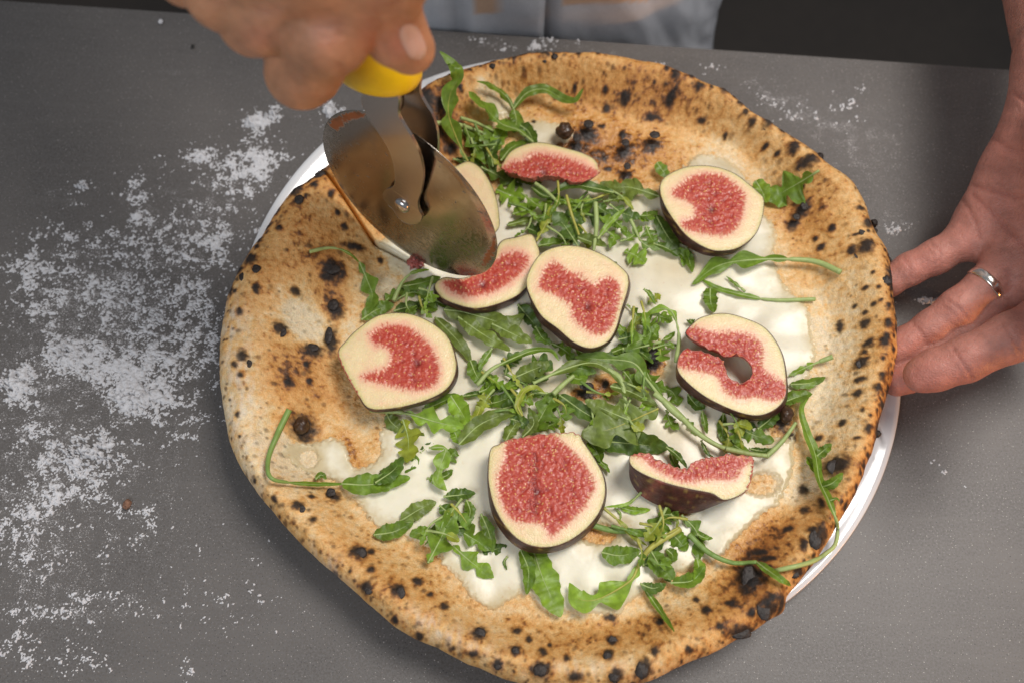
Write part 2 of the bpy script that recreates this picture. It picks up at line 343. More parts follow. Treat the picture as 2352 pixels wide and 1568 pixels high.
outl = W(*smooth_closed(OUT, 900).T, .027)[:, :2]; innl = W(*smooth_closed(INN, 700).T, .020)[:, :2]
PZC = outl.mean(0)
NT = 1900
def polar(Pl):
    d = Pl - PZC; a = np.arctan2(d[:, 1], d[:, 0]); r = np.hypot(d[:, 0], d[:, 1]); o = np.argsort(a); a = a[o]; r = r[o]
    a = np.r_[a - 2 * np.pi, a, a + 2 * np.pi]; r = np.r_[r, r, r]; th = np.linspace(-np.pi, np.pi, NT, endpoint=False)
    rr = np.interp(th, a, r); return rr
def csm(r, k):
    ker = np.hanning(k); ker /= ker.sum(); return np.convolve(np.r_[r[-k:], r, r[:k]], ker, 'same')[k:-k]
TH = np.linspace(-np.pi, np.pi, NT, endpoint=False)
RO = csm(polar(outl), 11); RI = np.minimum(csm(polar(innl), 61), RO - .02)
RO = RO + .0006 * fbm(TH * 14, TH * 0 + 3, 8, 3)
# raster of surface marks over the pizza (world x, y)
RX0, RY0, RRES = -.175, -.03, .00036
nxr, nyr = int(.40 / RRES), int(.43 / RRES)
RX, RY = np.meshgrid(RX0 + np.arange(nxr) * RRES, RY0 + np.arange(nyr) * RRES)
RDX, RDY = toD(np.stack([RX, RY, np.full_like(RX, .028)], -1))
MM = 1000.
CH = np.zeros_like(RX); BR = np.zeros_like(RX); BU = np.zeros_like(RX)
WN1 = fbm(RX * MM / 2.2, RY * MM / 2.2, 21, 3); WN2 = fbm(RX * MM / 2.2 + 50, RY * MM / 2.2, 22, 3)
def local(cx, cy, R):
    p = W(cx, cy, .028); i = int((p[0] - RX0) / RRES); j = int((p[1] - RY0) / RRES); k = int(R * .00025 / RRES) + 3
    return slice(max(j - k, 0), min(j + k, nyr)), slice(max(i - k, 0), min(i + k, nxr))
def spot(cx, cy, rx, ry=None, s=1., halo=.35, soft=.35):
    ry = ry or rx; sl = local(cx, cy, max(rx, ry) * 2.4); x = RDX[sl] - cx; y = RDY[sl] - cy
    if x.size == 0: return
    d = np.hypot(x / rx, y / ry) + .55 * WN1[sl] + .35 * WN2[sl]
    CH[sl] = np.maximum(CH[sl], s * (1 - sst(1 - soft, 1 + soft, d)))
    BR[sl] = np.maximum(BR[sl], halo * (1 - sst(.6, 2.1, d)))
    BU[sl] = BU[sl] + min(rx, ry) * .0001 * np.exp(-(x / rx) ** 2 - (y / ry) ** 2)
SP = [  # photographed char spots: x, y, rx[, ry]
 (1131,152,10),(1099,157,5),(1074,162,4),(1037,177,5),(1009,192,10),(984,207,7),(1177,143,15,7),(1197,141,15,7),(1215,137,15,8),(1231,133,17,9),(1251,137,13),(1274,130,11),(1294,128,8),(1181,153,5),(1434,138,8),(1327,143,5,8),(1081,182,4),(1104,172,3),(1113,162,3),
 (977,253,18),(1017,263,9),(1059,225,4),(1321,193,4),(1276,200,5),(1437,217,12,8),(1396,228,8,7),(1501,250,17,5),(1541,227,9,10),(1324,316,13),(1352,285,17,15),(1384,267,8,4),(1441,382,12),(1434,287,7),(1504,310,17,13),(1437,328,13),
 (1544,195,8),(1541,167,7),(1526,183,5),(1500,202,3),(1391,202,5),(1034,333,8),(1061,352,7),(1391,340,4),(1402,364,8,4),(1583,195,6),(1600,218,10,8),(1627,223,4),(1658,228,10),(1681,242,5),(1693,257,7,5),(1706,274,6),(1723,292,7),(1760,293,12),(1738,267,10,5),(1776,287,5),
 (1791,313,7),(1671,297,5),(1815,355,11),(1785,355,5),(1758,335,5),(1846,388,20,11),(1878,363,13),(1611,361,8),(1955,430,7),(1976,460,4),(1935,417,5),(2005,515,12),(1965,498,11,5),(1848,473,13),(1830,498,11),(1843,430,4),(1975,586,15),(1948,586,8),(1890,561,7),(1878,540,5),(1908,530,7),
 (1955,556,8,3),(1981,533,10),(2008,530,10),(1981,551,4),(2036,600,9),(2036,645,16),(2034,672,6,10),(1978,673,5),(2002,680,4),(1991,645,4),(1963,703,4),(2033,696,4),(1995,713,5),(2008,708,4),(2025,721,6),(1981,725,5),(1938,738,7,12),(1981,748,8,10),(2049,740,6),(2025,761,9),(2048,768,5),
 (2018,798,9,13),(1988,796,9),(1980,813,6),(2041,785,4),(2041,815,5),(1975,836,12),(2014,837,4),(1971,875,10,6),(2015,875,8),(2003,901,9),(1965,908,9),(2034,900,5,8),(2018,935,6),(1968,951,5),(1985,966,4),(1933,971,7),(1891,995,7),(2009,996,9,15),(1980,996,9),(1958,1016,8,4),(1831,990,8,10),
 (1660,716,7),(2045,863,4),(1916,1072,20),(1984,1052,5),(1975,1078,6),(1966,1096,4),(1856,1115,9,13),(1881,1158,5,11),(1850,1168,8,10),(1958,1125,6),(1935,1168,6,8),(1873,1238,17,24),(1855,1222,10,7),(1748,1263,16,6),(1761,1282,16,5),(1835,1258,7,13),(1721,1325,22,29),(1755,1400,18,25),
 (1786,1392,7,20),(1825,1318,13,10),(1855,1306,4,6),(1701,1453,28,14),(1621,1400,9,10),(1675,1388,10,7),(1603,1372,7),(1716,1413,7,9),(1646,1442,8),(1576,1495,8),(1813,1212,10,6),(827,1270,17,15),(851,1265,8),(856,1313,8),(847,1353,12),(959,1333,11,9),(919,1361,13,15),(987,1365,6),
 (1021,1391,9),(1102,1455,15,16),(1090,1505,11,7),(1144,1528,10),(964,1463,9),(911,1426,7),(1215,1465,7,9),(1184,1495,10,12),(1246,1498,9),(1262,1481,5),(1242,1538,20,14),(1187,1445,11,8),(1407,1411,12,9),(1407,1470,11),(1395,1506,11),(1514,1426,8),(1497,1500,9,10),(1474,1538,17,20),
 (1300,1515,7),(1319,1556,15,9),(1411,1553,14),(587,618,14,13),(557,636,10,13),(621,531,8),(651,548,6),(600,585,6),(537,680,7,13),(681,676,9),(563,736,6,8),(551,688,5),(765,618,20,16),(750,633,15,7),(766,700,16,17),(755,770,12,25),(716,798,20,12),(570,835,11,12),(551,856,7),(665,880,8,11),
 (566,878,6),(703,833,6),(708,870,6),(558,966,6),(648,763,13),(563,1016,4),(505,850,5),(760,1130,14,11),(691,1168,12,10),(716,1140,7,5),(726,1200,7,8),(640,1155,8),(592,1112,5),(687,458,14),(731,451,7),(695,486,9),(712,475,4),(640,495,7,9),(737,405,18),(716,428,10),(673,450,6,4),
 (812,558,18,8),(792,522,6),(766,466,6),(868,578,6),(604,566,8),(652,548,5),(779,498,5),(1504,814,16,21),(1348,886,22,11),(1395,862,6,9),(1227,258,5),(1806,950,20,24),(693,976,24,24),(601,686,7,10),(1615,267,10,4),(1860,1280,5)]
for s in SP: spot(s[0], s[1], s[2] * 1.1, (s[3] if len(s) > 3 else s[2]) * 1.1, soft=.45)
for (x, y, r, s) in [(860, 968, 4, .5), (1604, 386, 6, .45), (1660, 655, 4, .3), (1568, 833, 3, .3)]: spot(x, y, r, s=s)
RPX = RX - PZC[0]; RPY = RY - PZC[1]; RT = np.arctan2(RPY, RPX); RR = np.hypot(RPX, RPY)
def per(v, t): return np.interp(t, np.r_[TH, np.pi], np.r_[v, v[0]])
ro_ = per(RO, RT); ri_ = per(RI, RT); TT = (ro_ - RR) / (ro_ - ri_)
# random small leopard spots on the crust
for k in range(1500):
    t = random.uniform(-math.pi, math.pi); ii = int((t + math.pi) / (2 * math.pi) * NT) % NT
    u = random.random() ** 1.3; r = RO[ii] - u * (RO[ii] - RI[ii]) * .95
    p = np.array([PZC[0] + r * math.cos(t), PZC[1] + r * math.sin(t), .028]); x, y = toD(p)
    sz = random.choice([1.6, 2, 2.4, 3, 3.6, 4.5]); dark = random.uniform(.15, .75) * (1.1 - .5 * u)
    if RY.shape and y < 700 and random.random() < .3: continue
    spot(float(x), float(y), sz * random.uniform(.8, 1.4), sz, dark, .12, .5)
for k in range(230):   # charred pimples along the outer rim
    t = random.uniform(-math.pi, math.pi); ii = int((t + math.pi) / (2 * math.pi) * NT) % NT
    r = RO[ii] - random.uniform(.0002, .006); x, y = toD(np.array([PZC[0] + r * math.cos(t), PZC[1] + r * math.sin(t), .028]))
    spot(float(x), float(y), random.uniform(2, 5), s=random.uniform(.5, .95), halo=.25)
TOAST = [(1380,190,230,50,.30,6),(1560,230,130,50,.30,25),(1430,330,160,65,.55,5),(1330,300,60,40,.3),(1050,240,110,50,.35,-30),(985,290,60,60,.5),(1040,330,60,60,.35),(1850,480,60,80,.42,-50),(1760,330,60,40,.15),
 (762,660,40,95,.50),(700,600,90,50,.16,-40),(735,540,100,60,.14),(620,700,60,160,.18),(690,840,90,60,.34),(740,900,50,30,.3),(650,890,70,40,.2),(1760,1240,85,50,.55,-40),(1720,1330,90,70,.42,-30),(1680,1400,110,50,.28,-20),(1450,1440,120,50,.34),(1250,1480,160,50,.2),
 (950,1360,120,50,.22,35),(830,1290,90,40,.2,40),(2030,850,28,240,.38),(1990,1060,40,110,.36,25),(1900,600,120,100,.12),(650,500,70,40,.15,-45),(770,440,60,40,.4,45),(860,500,60,30,.3,40),(1395,868,30,28,.6),(1504,820,28,28,.4),(1348,890,34,20,.45),(1880,1180,60,50,.28),
 (800,1020,24,60,.42,-30),(820,1110,40,20,.25),(1000,1270,40,20,.25,20),(1380,1215,60,30,.35),(1180,1420,40,16,.2),(690,980,36,36,.4),(1110,205,20,16,-.3),(1300,230,120,20,.15),(1240,1428,60,14,.25),(970,1190,30,20,.25),(1565,1160,30,12,.3)]
PALE = [(1650,330,90,40,.35,30),(1800,560,30,60,.2),(1950,720,30,200,.10),(1900,850,50,160,.30),(1880,700,50,60,.2),(560,960,50,170,.20),(700,740,62,44,.62),(650,690,30,30,.2),(660,1060,80,60,.32),(590,820,30,90,.15),(1130,225,50,28,.55),(1870,1090,30,60,.2),(1480,1530,60,20,.15),(520,930,20,150,.15),
        (800,740,24,70,.35),(870,640,40,26,.5),(1830,1120,60,40,.35),(1650,1300,70,14,.35,-35),(1400,1400,160,16,.35,-5),(2010,1230,40,40,.1),(680,1030,40,60,.35)]
tb = gsum(RDX, RDY, TOAST) - gsum(RDX, RDY, PALE)
F1 = fbm(RX * MM / 14, RY * MM / 14, 31, 4, .55); F2 = fbm(RX * MM / 3.2, RY * MM / 3.2, 41, 3, .6); F1S = fbm(RX * MM / 15, RY * MM / 15, 31, 1); F3 = fbm(RX * MM / 1.1, RY * MM / 1.1, 51, 2)
toast = .255 + tb * .85 + .20 * F1 + .24 * F2 + .08 * F3 + .12 * sst(.35, 0, TT)
toast = np.clip(toast + BR * .7, 0, 1.25)
# brown blotches: thresholded noise where the dough is toasted
FM = fbm(RX * MM / 1.7, RY * MM / 1.7, 63, 3, .6); toast = toast + .22 * sst(.12, .5, FM + .3 * F1) * sst(-.6, .3, F2) - .08 * sst(.1, .5, -FM)
bl = sst(.10, .42, F2 + .5 * F1 + .55 * (toast - .62)); toast = toast + .22 * bl * sst(.35, .8, toast)
def ramp(t, st):
    out = np.zeros(t.shape + (3,))
    for k in range(3): out[..., k] = np.interp(t, [s[0] for s in st], [s[1][k] for s in st])
    return out
RC = ramp(toast, [(-.1, (.72, .62, .45)), (.12, (.73, .53, .29)), (.33, (.69, .405, .155)), (.55, (.56, .265, .07)), (.78, (.30, .11, .025)), (1.0, (.11, .045, .016)), (1.3, (.04, .02, .012))])
# floury bloom on the lower-left rim
bloom = np.clip(gsum(RDX, RDY, [(545, 760, 30, 60, .8), (560, 930, 40, 120, .8), (600, 1090, 30, 60, .6), (760, 1300, 60, 26, .5, 40), (1060, 1470, 120, 30, .4, 25), (1350, 1540, 160, 20, .4), (1000, 1440, 60, 20, .5, 30)]), 0, 1) * sst(-.25, .4, fbm(RX * MM / 3, RY * MM / 8, 77, 3))
RC = mix(RC, np.array([.66, .58, .48]), bloom * .85)
RC = mix(RC, np.array([.016, .013, .012]), np.clip(CH, 0, 1) ** .8 * .96)
# ---- cream
CREAM = [(1190, 262), (1225, 250), (1262, 254), (1318, 268), (1322, 292), (1296, 310), (1276, 312), (1274, 325), (1295, 345), (1335, 362), (1372, 392), (1402, 404), (1450, 414), (1500, 418), (1550, 385), (1585, 352), (1600, 332), (1650, 335), (1695, 350), (1722, 385), (1738, 405), (1735, 440), (1780, 485), (1796, 520), (1790, 560), (1798, 600),
         (1826, 650), (1868, 690), (1876, 740), (1888, 790), (1880, 830), (1856, 880), (1826, 920), (1846, 970), (1834, 1010), (1836, 1060), (1822, 1100), (1800, 1148), (1762, 1172), (1700, 1228), (1665, 1272), (1615, 1288), (1570, 1310), (1520, 1330), (1455, 1375), (1420, 1405), (1340, 1402), (1250, 1400), (1225, 1365), (1190, 1362),
         (1130, 1392), (1082, 1370), (1045, 1315), (1010, 1290), (1000, 1258), (958, 1240), (900, 1212), (855, 1200), (822, 1152), (790, 1122), (758, 1092), (690, 1074), (645, 1040), (660, 1010), (720, 1000), (770, 990), (795, 1020), (806, 1062), (850, 1050), (868, 1020), (860, 980), (895, 942), (870, 870), (848, 830), (880, 720), (912, 680), (930, 642), (905, 602), (870, 560), (850, 535), (900, 520),
         (1000, 480), (1080, 450), (1130, 430), (1150, 380), (1200, 340), (1196, 300)]
sdc = sdist(RDX + 9 * WN1 + 6 * F2, RDY + 9 * WN2 + 6 * F1, smooth_closed(CREAM, 170))
for (x, y, rx, ry) in [(1148, 228, 34, 24), (905, 575, 22, 40)]:
    sdc = np.maximum(sdc, (1 - np.hypot((RDX - x) / rx, (RDY - y) / ry)) * 20 + 5 * WN1)
# gaps in the cream: dough and char show through
for (x, y, rx, ry) in [(1395, 868, 30, 30), (1504, 818, 30, 30), (1348, 888, 32, 17), (1380, 1215, 40, 20), (700, 1040, 20, 20), (1806, 955, 30, 36), (1760, 1100, 34, 22), (1468, 855, 12, 10), (1560, 1165, 26, 10)]:
    sdc = np.minimum(sdc, (np.hypot((RDX - x) / rx, (RDY - y) / ry) - 1) * 22 + 8 * WN1)
CM = np.clip(sdc / 9 + .35 * F2, -1, 3)
thin = np.clip(1 - sst(-2, 48, sdc + 26 * F1 + 10 * F2), 0, 1)
thin = np.clip(thin + .9 * gsum(RDX, RDY, [(1240, 845, 60, 30, .9), (1560, 590, 90, 50, .8), (680, 1045, 40, 40, .9), (1600, 985, 60, 36, .8), (1770, 1010, 60, 34, .7), (1540, 960, 24, 30, .7), (1385, 1190, 60, 24, .8), (1130, 740, 50, 30, .8), (1090, 835, 30, 60, .4), (1820, 1110, 40, 30, .9), (1470, 1240, 60, 30, .5),
        (1590, 690, 160, 24, .16), (1190, 1190, 60, 30, .3), (1010, 1200, 40, 40, .3), (1260, 1040, 140, 30, .25), (1505, 850, 40, 40, .8), (1280, 730, 30, 30, .6)]), 0, 1)
CCOL = mix(np.broadcast_to(np.array([.79, .735, .585]), RX.shape + (3,)), np.array([.57, .46, .265]), thin * .85)
CCOL = CCOL * (1 + .04 * F1)[..., None]
obr = sst(.38, .62, fbm(RX * MM / 2.0, RY * MM / 2.0, 91, 3)) * (.15 + thin) * .7
CCOL = mix(CCOL, np.array([.50, .24, .06]), np.clip(obr, 0, .7))
CCOL = mix(CCOL, np.array([.02, .015, .012]), np.clip(CH * sst(1.2, .2, CM), 0, 1))
CCOL = mix(RC * .5 + CCOL * .5, CCOL, sst(-.05, .9, CM)); CCOL = mix(RC, CCOL, sst(-.3, .35, CM))
BUS = .0009 * F1S + .0009 * F1 + .00055 * F2 + BU
def samp(A, x, y):
    u = np.clip((x - RX0) / RRES, 0, nxr - 2.001); v = np.clip((y - RY0) / RRES, 0, nyr - 2.001)
    i = u.astype(int); j = v.astype(int); fu = u - i; fv = v - j
    if A.ndim == 3: fu = fu[..., None]; fv = fv[..., None]
    return A[j, i] * (1 - fu) * (1 - fv) + A[j, i + 1] * fu * (1 - fv) + A[j + 1, i] * (1 - fu) * fv + A[j + 1, i + 1] * fu * fv
ZS, ZIN, DE = .0255, .0185, .013
# radial humps of the rim vary round the pizza
AMP = .0205 + .0045 * csm(fbm(TH * 3.2, TH * 0, 61, 3), 15)
LOWR = gsum(np.degrees(TH), TH * 0, [(100, 0, 30, 1, .35)])
def Hf(x, y, raw=False):
    px = x - PZC[0]; py = y - PZC[1]; t = np.arctan2(py, px); r = np.hypot(px, py)
    ro = per(RO, t); ri = per(RI, t); d = ro - r; tt = np.clip(d / (ro - ri), 0, 1.0); A = per(AMP, t)
    top = ZIN + A * (1 - sst(.14, .92, tt)) - .0012 * sst(0, 1, np.clip((ri - r) / .05, 0, 1))
    e = np.sqrt(np.clip(1 - (1 - np.clip(d / DE, 0, 1)) ** 2, 0, 1))
    z = ZS + (top - ZS) * e + samp(BUS, x, y) * np.clip(d / .004, 0, 1)
    # cut made by the wheel across the left rim
    return np.where(d > 0, z, .016)
CUT = W(np.array([722, 760, 860, 960]), np.array([404, 425, 548, 600]), .026)[:, :2]
def rows():
    k = np.arange(0, 27); d = list(DE * (1 - np.cos(k / 26 * np.pi / 2))); return d
dr = rows(); R_ = []
base = np.linspace(0, 1, 320)
ring = [RO - d for d in dr]; last = ring[-1]
ring += [last * (1 - b) + 1e-5 for b in base[1:]]
RRg = np.array(ring); Xg = PZC[0] + RRg * np.cos(TH); Yg = PZC[1] + RRg * np.sin(TH); Zg = Hf(Xg, Yg); Zg[0] = ZS
cd_ = pdist(Xg, Yg, CUT); gv = np.exp(-(cd_ / .0008) ** 2); Zg = Zg - .006 * gv
Cg = samp(RC, Xg, Yg); Cg = mix(Cg, np.array([.62, .30, .06]), np.clip(gv * 1.2, 0, .9) * sst(.0, .02, Hf(Xg, Yg) - .0))
RGg = .62 - .12 * sst(.3, .7, samp(toast, Xg, Yg)); glz = sst(.75, 1.05, (RO - RRg) / (RO - RI)); RGg = RGg - .30 * glz + .2 * samp(CH, Xg, Yg)
und = []
for k in range(1, 15):
    f = k / 14 * np.pi / 2; und.append((RO - .016 * (1 - np.cos(f)), np.full(NT, ZS - .0105 * np.sin(f))))
und.append((RO * .5, np.full(NT, .013))); und.append((RO * .0 + 1e-5, np.full(NT, .0125)))
Xu = np.array([PZC[0] + r * np.cos(TH) for r, z in und]); Yu = np.array([PZC[1] + r * np.sin(TH) for r, z in und]); Zu = np.array([z for r, z in und])
# side relief
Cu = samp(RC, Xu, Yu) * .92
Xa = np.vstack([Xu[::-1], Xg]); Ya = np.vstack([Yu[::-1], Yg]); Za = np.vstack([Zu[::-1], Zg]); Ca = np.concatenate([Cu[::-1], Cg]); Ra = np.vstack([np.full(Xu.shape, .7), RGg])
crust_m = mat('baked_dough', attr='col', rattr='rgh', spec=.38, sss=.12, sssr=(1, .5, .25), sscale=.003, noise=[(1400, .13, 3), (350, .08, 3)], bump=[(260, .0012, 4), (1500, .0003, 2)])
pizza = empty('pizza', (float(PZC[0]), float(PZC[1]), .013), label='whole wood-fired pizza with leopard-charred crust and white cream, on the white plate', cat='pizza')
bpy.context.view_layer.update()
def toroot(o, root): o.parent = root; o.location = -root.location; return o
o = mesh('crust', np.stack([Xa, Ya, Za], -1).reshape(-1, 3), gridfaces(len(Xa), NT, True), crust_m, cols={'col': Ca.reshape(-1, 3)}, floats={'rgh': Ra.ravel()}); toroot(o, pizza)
# cream
k0 = 40
Xc, Yc = Xg[k0:], Yg[k0:]; m = samp(CM, Xc, Yc); Zc = Hf(Xc, Yc) - samp(BU, Xc, Yc) * .5 - .00055 * samp(F2, Xc, Yc) - .0009 * samp(F1, Xc, Yc) + np.where(m > 0, .0002 + .0013 * sst(0, 1.3, m), -.0008)  - .004 * gv[k0:]
fm = (m > -.05); fk = fm[:-1] & np.ones_like(fm[:-1]); fm2 = fm[:-1] | fm[1:]; fm2 = fm2 | np.roll(fm2, -1, 1)
F = gridfaces(len(Xc), NT, True)[fm2.ravel()]; used = np.unique(F); mp = np.zeros(Xc.size, np.int64); mp[used] = np.arange(len(used))
cream_m = mat('cream_sauce', attr='col', rough=.31, spec=.42, sss=.3, sssr=(1, .8, .5), sscale=.003, noise=[(220, .03, 3)], bump=[(55, .0003, 1), (240, .00012, 2)])
V = np.stack([Xc, Yc, Zc], -1).reshape(-1, 3)[used]
o = mesh('cream_sauce', V, mp[F], cream_m, cols={'col': samp(CCOL, Xc, Yc).reshape(-1, 3)[used]}); toroot(o, pizza)
# charred blisters with body
char_m = mat('charred_dough', (.022, .015, .012), .55, spec=.45, noise=[(900, .5, 3)], bump=[(700, .0005, 3)])
brown_m = mat('burnt_bubble', (.055, .026, .012), .35, spec=.5, noise=[(500, .5, 3)], bump=[(500, .0003, 3)])
nb = 0
for i, s in enumerate(SP):
    x, y, rx = s[:3]; ry = s[3] if len(s) > 3 else rx
    if min(rx, ry) < 9.5 or nb > 92: continue
    if (x, y) in [(765, 618), (766, 700), (1102, 1455), (1721, 1325), (1504, 814), (716, 798), (737, 405), (977, 253), (648, 763)]: hh = .2
    else: hh = .18 if 560 < x < 2000 and 200 < y < 1480 else .34
    p = W(x, y, .03); z = float(Hf(p[0], p[1])); p = W(x, y, z); z = float(Hf(p[0], p[1])); p = W(x, y, max(z, .024))
    sc2 = .000205
    mm_ = brown_m if (x, y) in [(693, 976), (1806, 950)] else char_m
    if (x, y) in [(693, 976), (1806, 950)]: hh = .8
    o = lump('char_blister', (0, 0, 0), (rx * sc2 * .80, ry * sc2 * .85, min(rx, ry) * sc2 * hh), mm_, seed=i, amp=.28, freq=1.6, n=18)
    o.parent = pizza; o.location = Vector(p) - pizza.location; nb += 1
o = lump('char_blister', (0, 0, 0), (.0046, .0045, .0040), brown_m, seed=301, amp=.3, freq=1.5, n=18); p = W(1297, 301, .0265); o.parent = pizza; o.location = Vector(p) - pizza.location
for j, (x, y, r, zz) in enumerate([(2043, 645, 11, .026), (2040, 598, 8, .026), (2007, 513, 10, .025), (1882, 360, 11, .025), (2014, 995, 9, .025), (1132, 149, 8, .026), (1275, 127, 9, .026), (1233, 130, 11, .027), (1250, 131, 8, .026), (550, 640, 8, .024)]):
    o = lump('char_blister', (0, 0, 0), (r * .0002, r * .0002, r * .00022), char_m, seed=400 + j, amp=.35, freq=1.5, n=18); p = W(x, y, zz); o.parent = pizza; o.location = Vector(p) - pizza.location
# cream droplets and bubbles catching the light
def surf(x, y, off=0.):
    x = np.asarray(x, float); y = np.asarray(y, float); z = np.full(x.shape, .025)
    for _ in range(5):
        P = W(x, y, z); z = Hf(P[..., 0], P[..., 1]) + off
    return W(x, y, z)
# ================================================================== FIG SLICES
def cx(ox, oy, L): return [(ox + x / 4.283, oy + y / 4.283) for x, y in L]
skin_m = mat('fig_skin', attr='col', rough=.42, spec=.4, noise=[(260, .35, 3)], bump=[(600, .0003, 3)])
flesh_m = mat('fig_flesh', attr='col', rough=.30, spec=.5, sss=.3, sssr=(1, .55, .3), sscale=.003, noise=[(160, .04, 3), (1200, .05, 2)], bump=[(1500, .00022, 2), (250, .0003, 2)])
pulp_m = mat('fig_pulp', attr='col', rattr='rgh', spec=.45, sss=.10, sssr=(1, .3, .2), sscale=.0015, coat=.08, bump=[(700, .00018, 2)])
FIG_LAB = {}
def fig(name_label, top, pulp, zt, thick=.0065, bottom=None, zb=None, core=None, tilt=None, fold=.0012, skin_col=(.035, .010, .016), hole=0, pink=0.3, seed=0, group=None, raw=()):
    res = .00055
    tp = smooth_closed(top, 150); zz = np.full(len(tp), zt)
    if tilt: zz = zt + (tp[:, 0] - tp[:, 0].mean()) * tilt[0] + (tp[:, 1] - tp[:, 1].mean()) * tilt[1]
    if raw:
        jr = np.zeros(len(tp))
        for (x_, y_, r_) in raw: jr = np.maximum(jr, sst(1.1, .8, np.hypot(tp[:, 0] - x_, tp[:, 1] - y_) / r_))
        tp = tp + jr[:, None] * np.clip(RNG.normal(0, 2.0, tp.shape), -3.4, 3.4)
    B = W(tp[:, 0], tp[:, 1], zz); c0 = B.mean(0)
    # inner rim ring: skin edge shows as a thin dark line round the cut face
    def tz(xy):  # plane fit through boundary
        return np.c_[xy, np.ones(len(xy))] @ co_
    co_ = np.linalg.lstsq(np.c_[B[:, :2], np.ones(len(B))], B[:, 2], rcond=None)[0]
    # ensure CCW
    ar = 0.5 * np.sum(B[:, 0] * np.roll(B[:, 1], -1) - np.roll(B[:, 0], -1) * B[:, 1])
    if ar < 0: B = B[::-1]; tp = tp[::-1]
    T2 = np.roll(B[:, :2], -1, 0) - np.roll(B[:, :2], 1, 0); nrm = np.stack([T2[:, 1], -T2[:, 0]], -1); nrm /= np.linalg.norm(nrm, axis=1)[:, None] + 1e-9
    I = B[:, :2] - nrm * .00028
    x0, y0 = I.min(0); x1, y1 = I.max(0)
    gx, gy = np.meshgrid(np.arange(x0, x1, res), np.arange(y0, y1, res * .87)); gx = gx + (np.arange(gx.shape[0]) % 2)[:, None] * res / 2
    gx = gx + RNG.uniform(-.1, .1, gx.shape) * res; gy = gy + RNG.uniform(-.1, .1, gy.shape) * res
    s = sdist(gx, gy, I); q = np.stack([gx, gy], -1)[s > res * .6]
    nb_ = len(I); pts = np.vstack([I, q])
    r = delaunay_2d_cdt([Vector(p) for p in pts], [], [list(range(nb_))], 1, 1e-7)
    v2 = np.array([list(v) for v in r[0]]); tri = np.array([list(f) for f in r[2] if len(f) == 3])
    zf = tz(v2); P3 = np.c_[v2, zf]; dx, dy = toD(P3)
    pp = smooth_closed(pulp, 120); sp_ = sdist(dx, dy, pp) * .00021   # metres inside pulp
    X = v2[:, 0] * MM; Y = v2[:, 1] * MM
    edge = sdist(v2[:, 0], v2[:, 1], I)
    th_ = fbm(X / 1.1, Y / 1.1, seed + 3, 3)
    inside = sp_ + .0015 * fbm(X / .9, Y / .9, seed + 1, 2) + .0006 * th_
    cc = core or (pp[:, 0].mean(), pp[:, 1].mean()); ca = np.arctan2(dy - cc[1], dx - cc[0]); cr = np.hypot(dx - cc[0], dy - cc[1]) * .21
    # flesh colour
    pk = sst(-.0042, .0004, sp_ + .0008 * th_)
    FC = mix(np.broadcast_to(np.array([.79, .62, .36]), P3.shape), np.array([.80, .43, .29]), np.clip(pk * (.35 + pink) + .22 * sst(0, .4, fbm(X / 7, Y / 7, seed + 7, 3)), 0, 1))
    FC = mix(FC, np.array([.56, .50, .17]), sst(.0026, 0, edge) * .65); FC = mix(FC, np.array([.10, .03, .03]), sst(.0002, -.0001, edge) * .6)
    # pulp colour: fibres run square to the border of the pulp, looser cells and seeds inside
    bd = np.full(len(dx), 1e9); bi = np.zeros(len(dx))
    for k in range(len(pp)):
        q2 = (dx - pp[k][0]) ** 2 + (dy - pp[k][1]) ** 2; m_ = q2 < bd; bd = np.where(m_, q2, bd); bi = np.where(m_, k, bi)
    per_ = np.r_[0, np.cumsum(np.linalg.norm(np.diff(pp, axis=0), axis=1))]; tang = np.gradient(pp, axis=0); tang /= np.linalg.norm(tang, axis=1)[:, None] + 1e-9
    b0 = bi.astype(int); along = (per_[b0] + (dx - pp[b0, 0]) * tang[b0, 0] + (dy - pp[b0, 1]) * tang[b0, 1]) * .21
    fib = n2(along / .85 + .5 * th_, sp_ * MM / 3.2 + 7, seed + 2) + .5 * n2(along / .45, sp_ * MM / 1.6, seed + 14)
    w1, w2, wid = worley(X / 1.15 + .35 * th_, Y / 1.15 + .3 * fbm(X / 1.5, Y / 1.5, seed + 40, 2), seed)
    s1, s2, sid = worley(X / 1.8, Y / 1.8, seed + 31)
    depth = sst(.001, .0062, sp_); cell = sst(.05, .5, w2 - w1)
    palem = (1 - .75 * depth) * sst(-.2, .5, fib) * .60 + depth * cell * (.05 + .55 * wid ** 2)
    PCc = mix(np.broadcast_to(np.array([.40, .034, .020]), P3.shape), np.array([.64, .18, .10]), np.clip(palem, 0, 1))
    drk = sst(.05, .45, fbm(X / 3.2, Y / 3.2, seed + 8, 3)) * depth
    PCc = mix(PCc, np.array([.20, .012, .016]), .65 * drk * (1 - .5 * cell))
    sd_m = (s1 < .17) & (sid > .62) & (sp_ > .0014); PCc[sd_m] = np.array([.66, .36, .12])
    relief = .00010 * cell * depth + .00030 * fib * (1 - depth) + .0002 * sd_m + .0005 * fbm(X / 2.0, Y / 2.0, seed + 12, 2) * depth - .0004 * drk - .0002
    crk = np.exp(-(cr / (1.5 + 1.6 * np.abs(th_))) ** 2) + .8 * np.exp(-((dx - cc[0] + 14 * th_ + 6) / 4.5) ** 2) * (np.abs(dy - cc[1]) < 90) * (1 if seed == 7 else .25) * depth
    relief = relief - .0009 * np.clip(crk, 0, 1)
    PCc = mix(PCc, np.array([.11, .008, .012]), np.clip(.8 * crk, 0, .85))
    frg = np.clip(.48 - .22 * sst(.1, .5, fbm(X / 1.3, Y / 1.3, seed + 13, 2)), .1, 1)
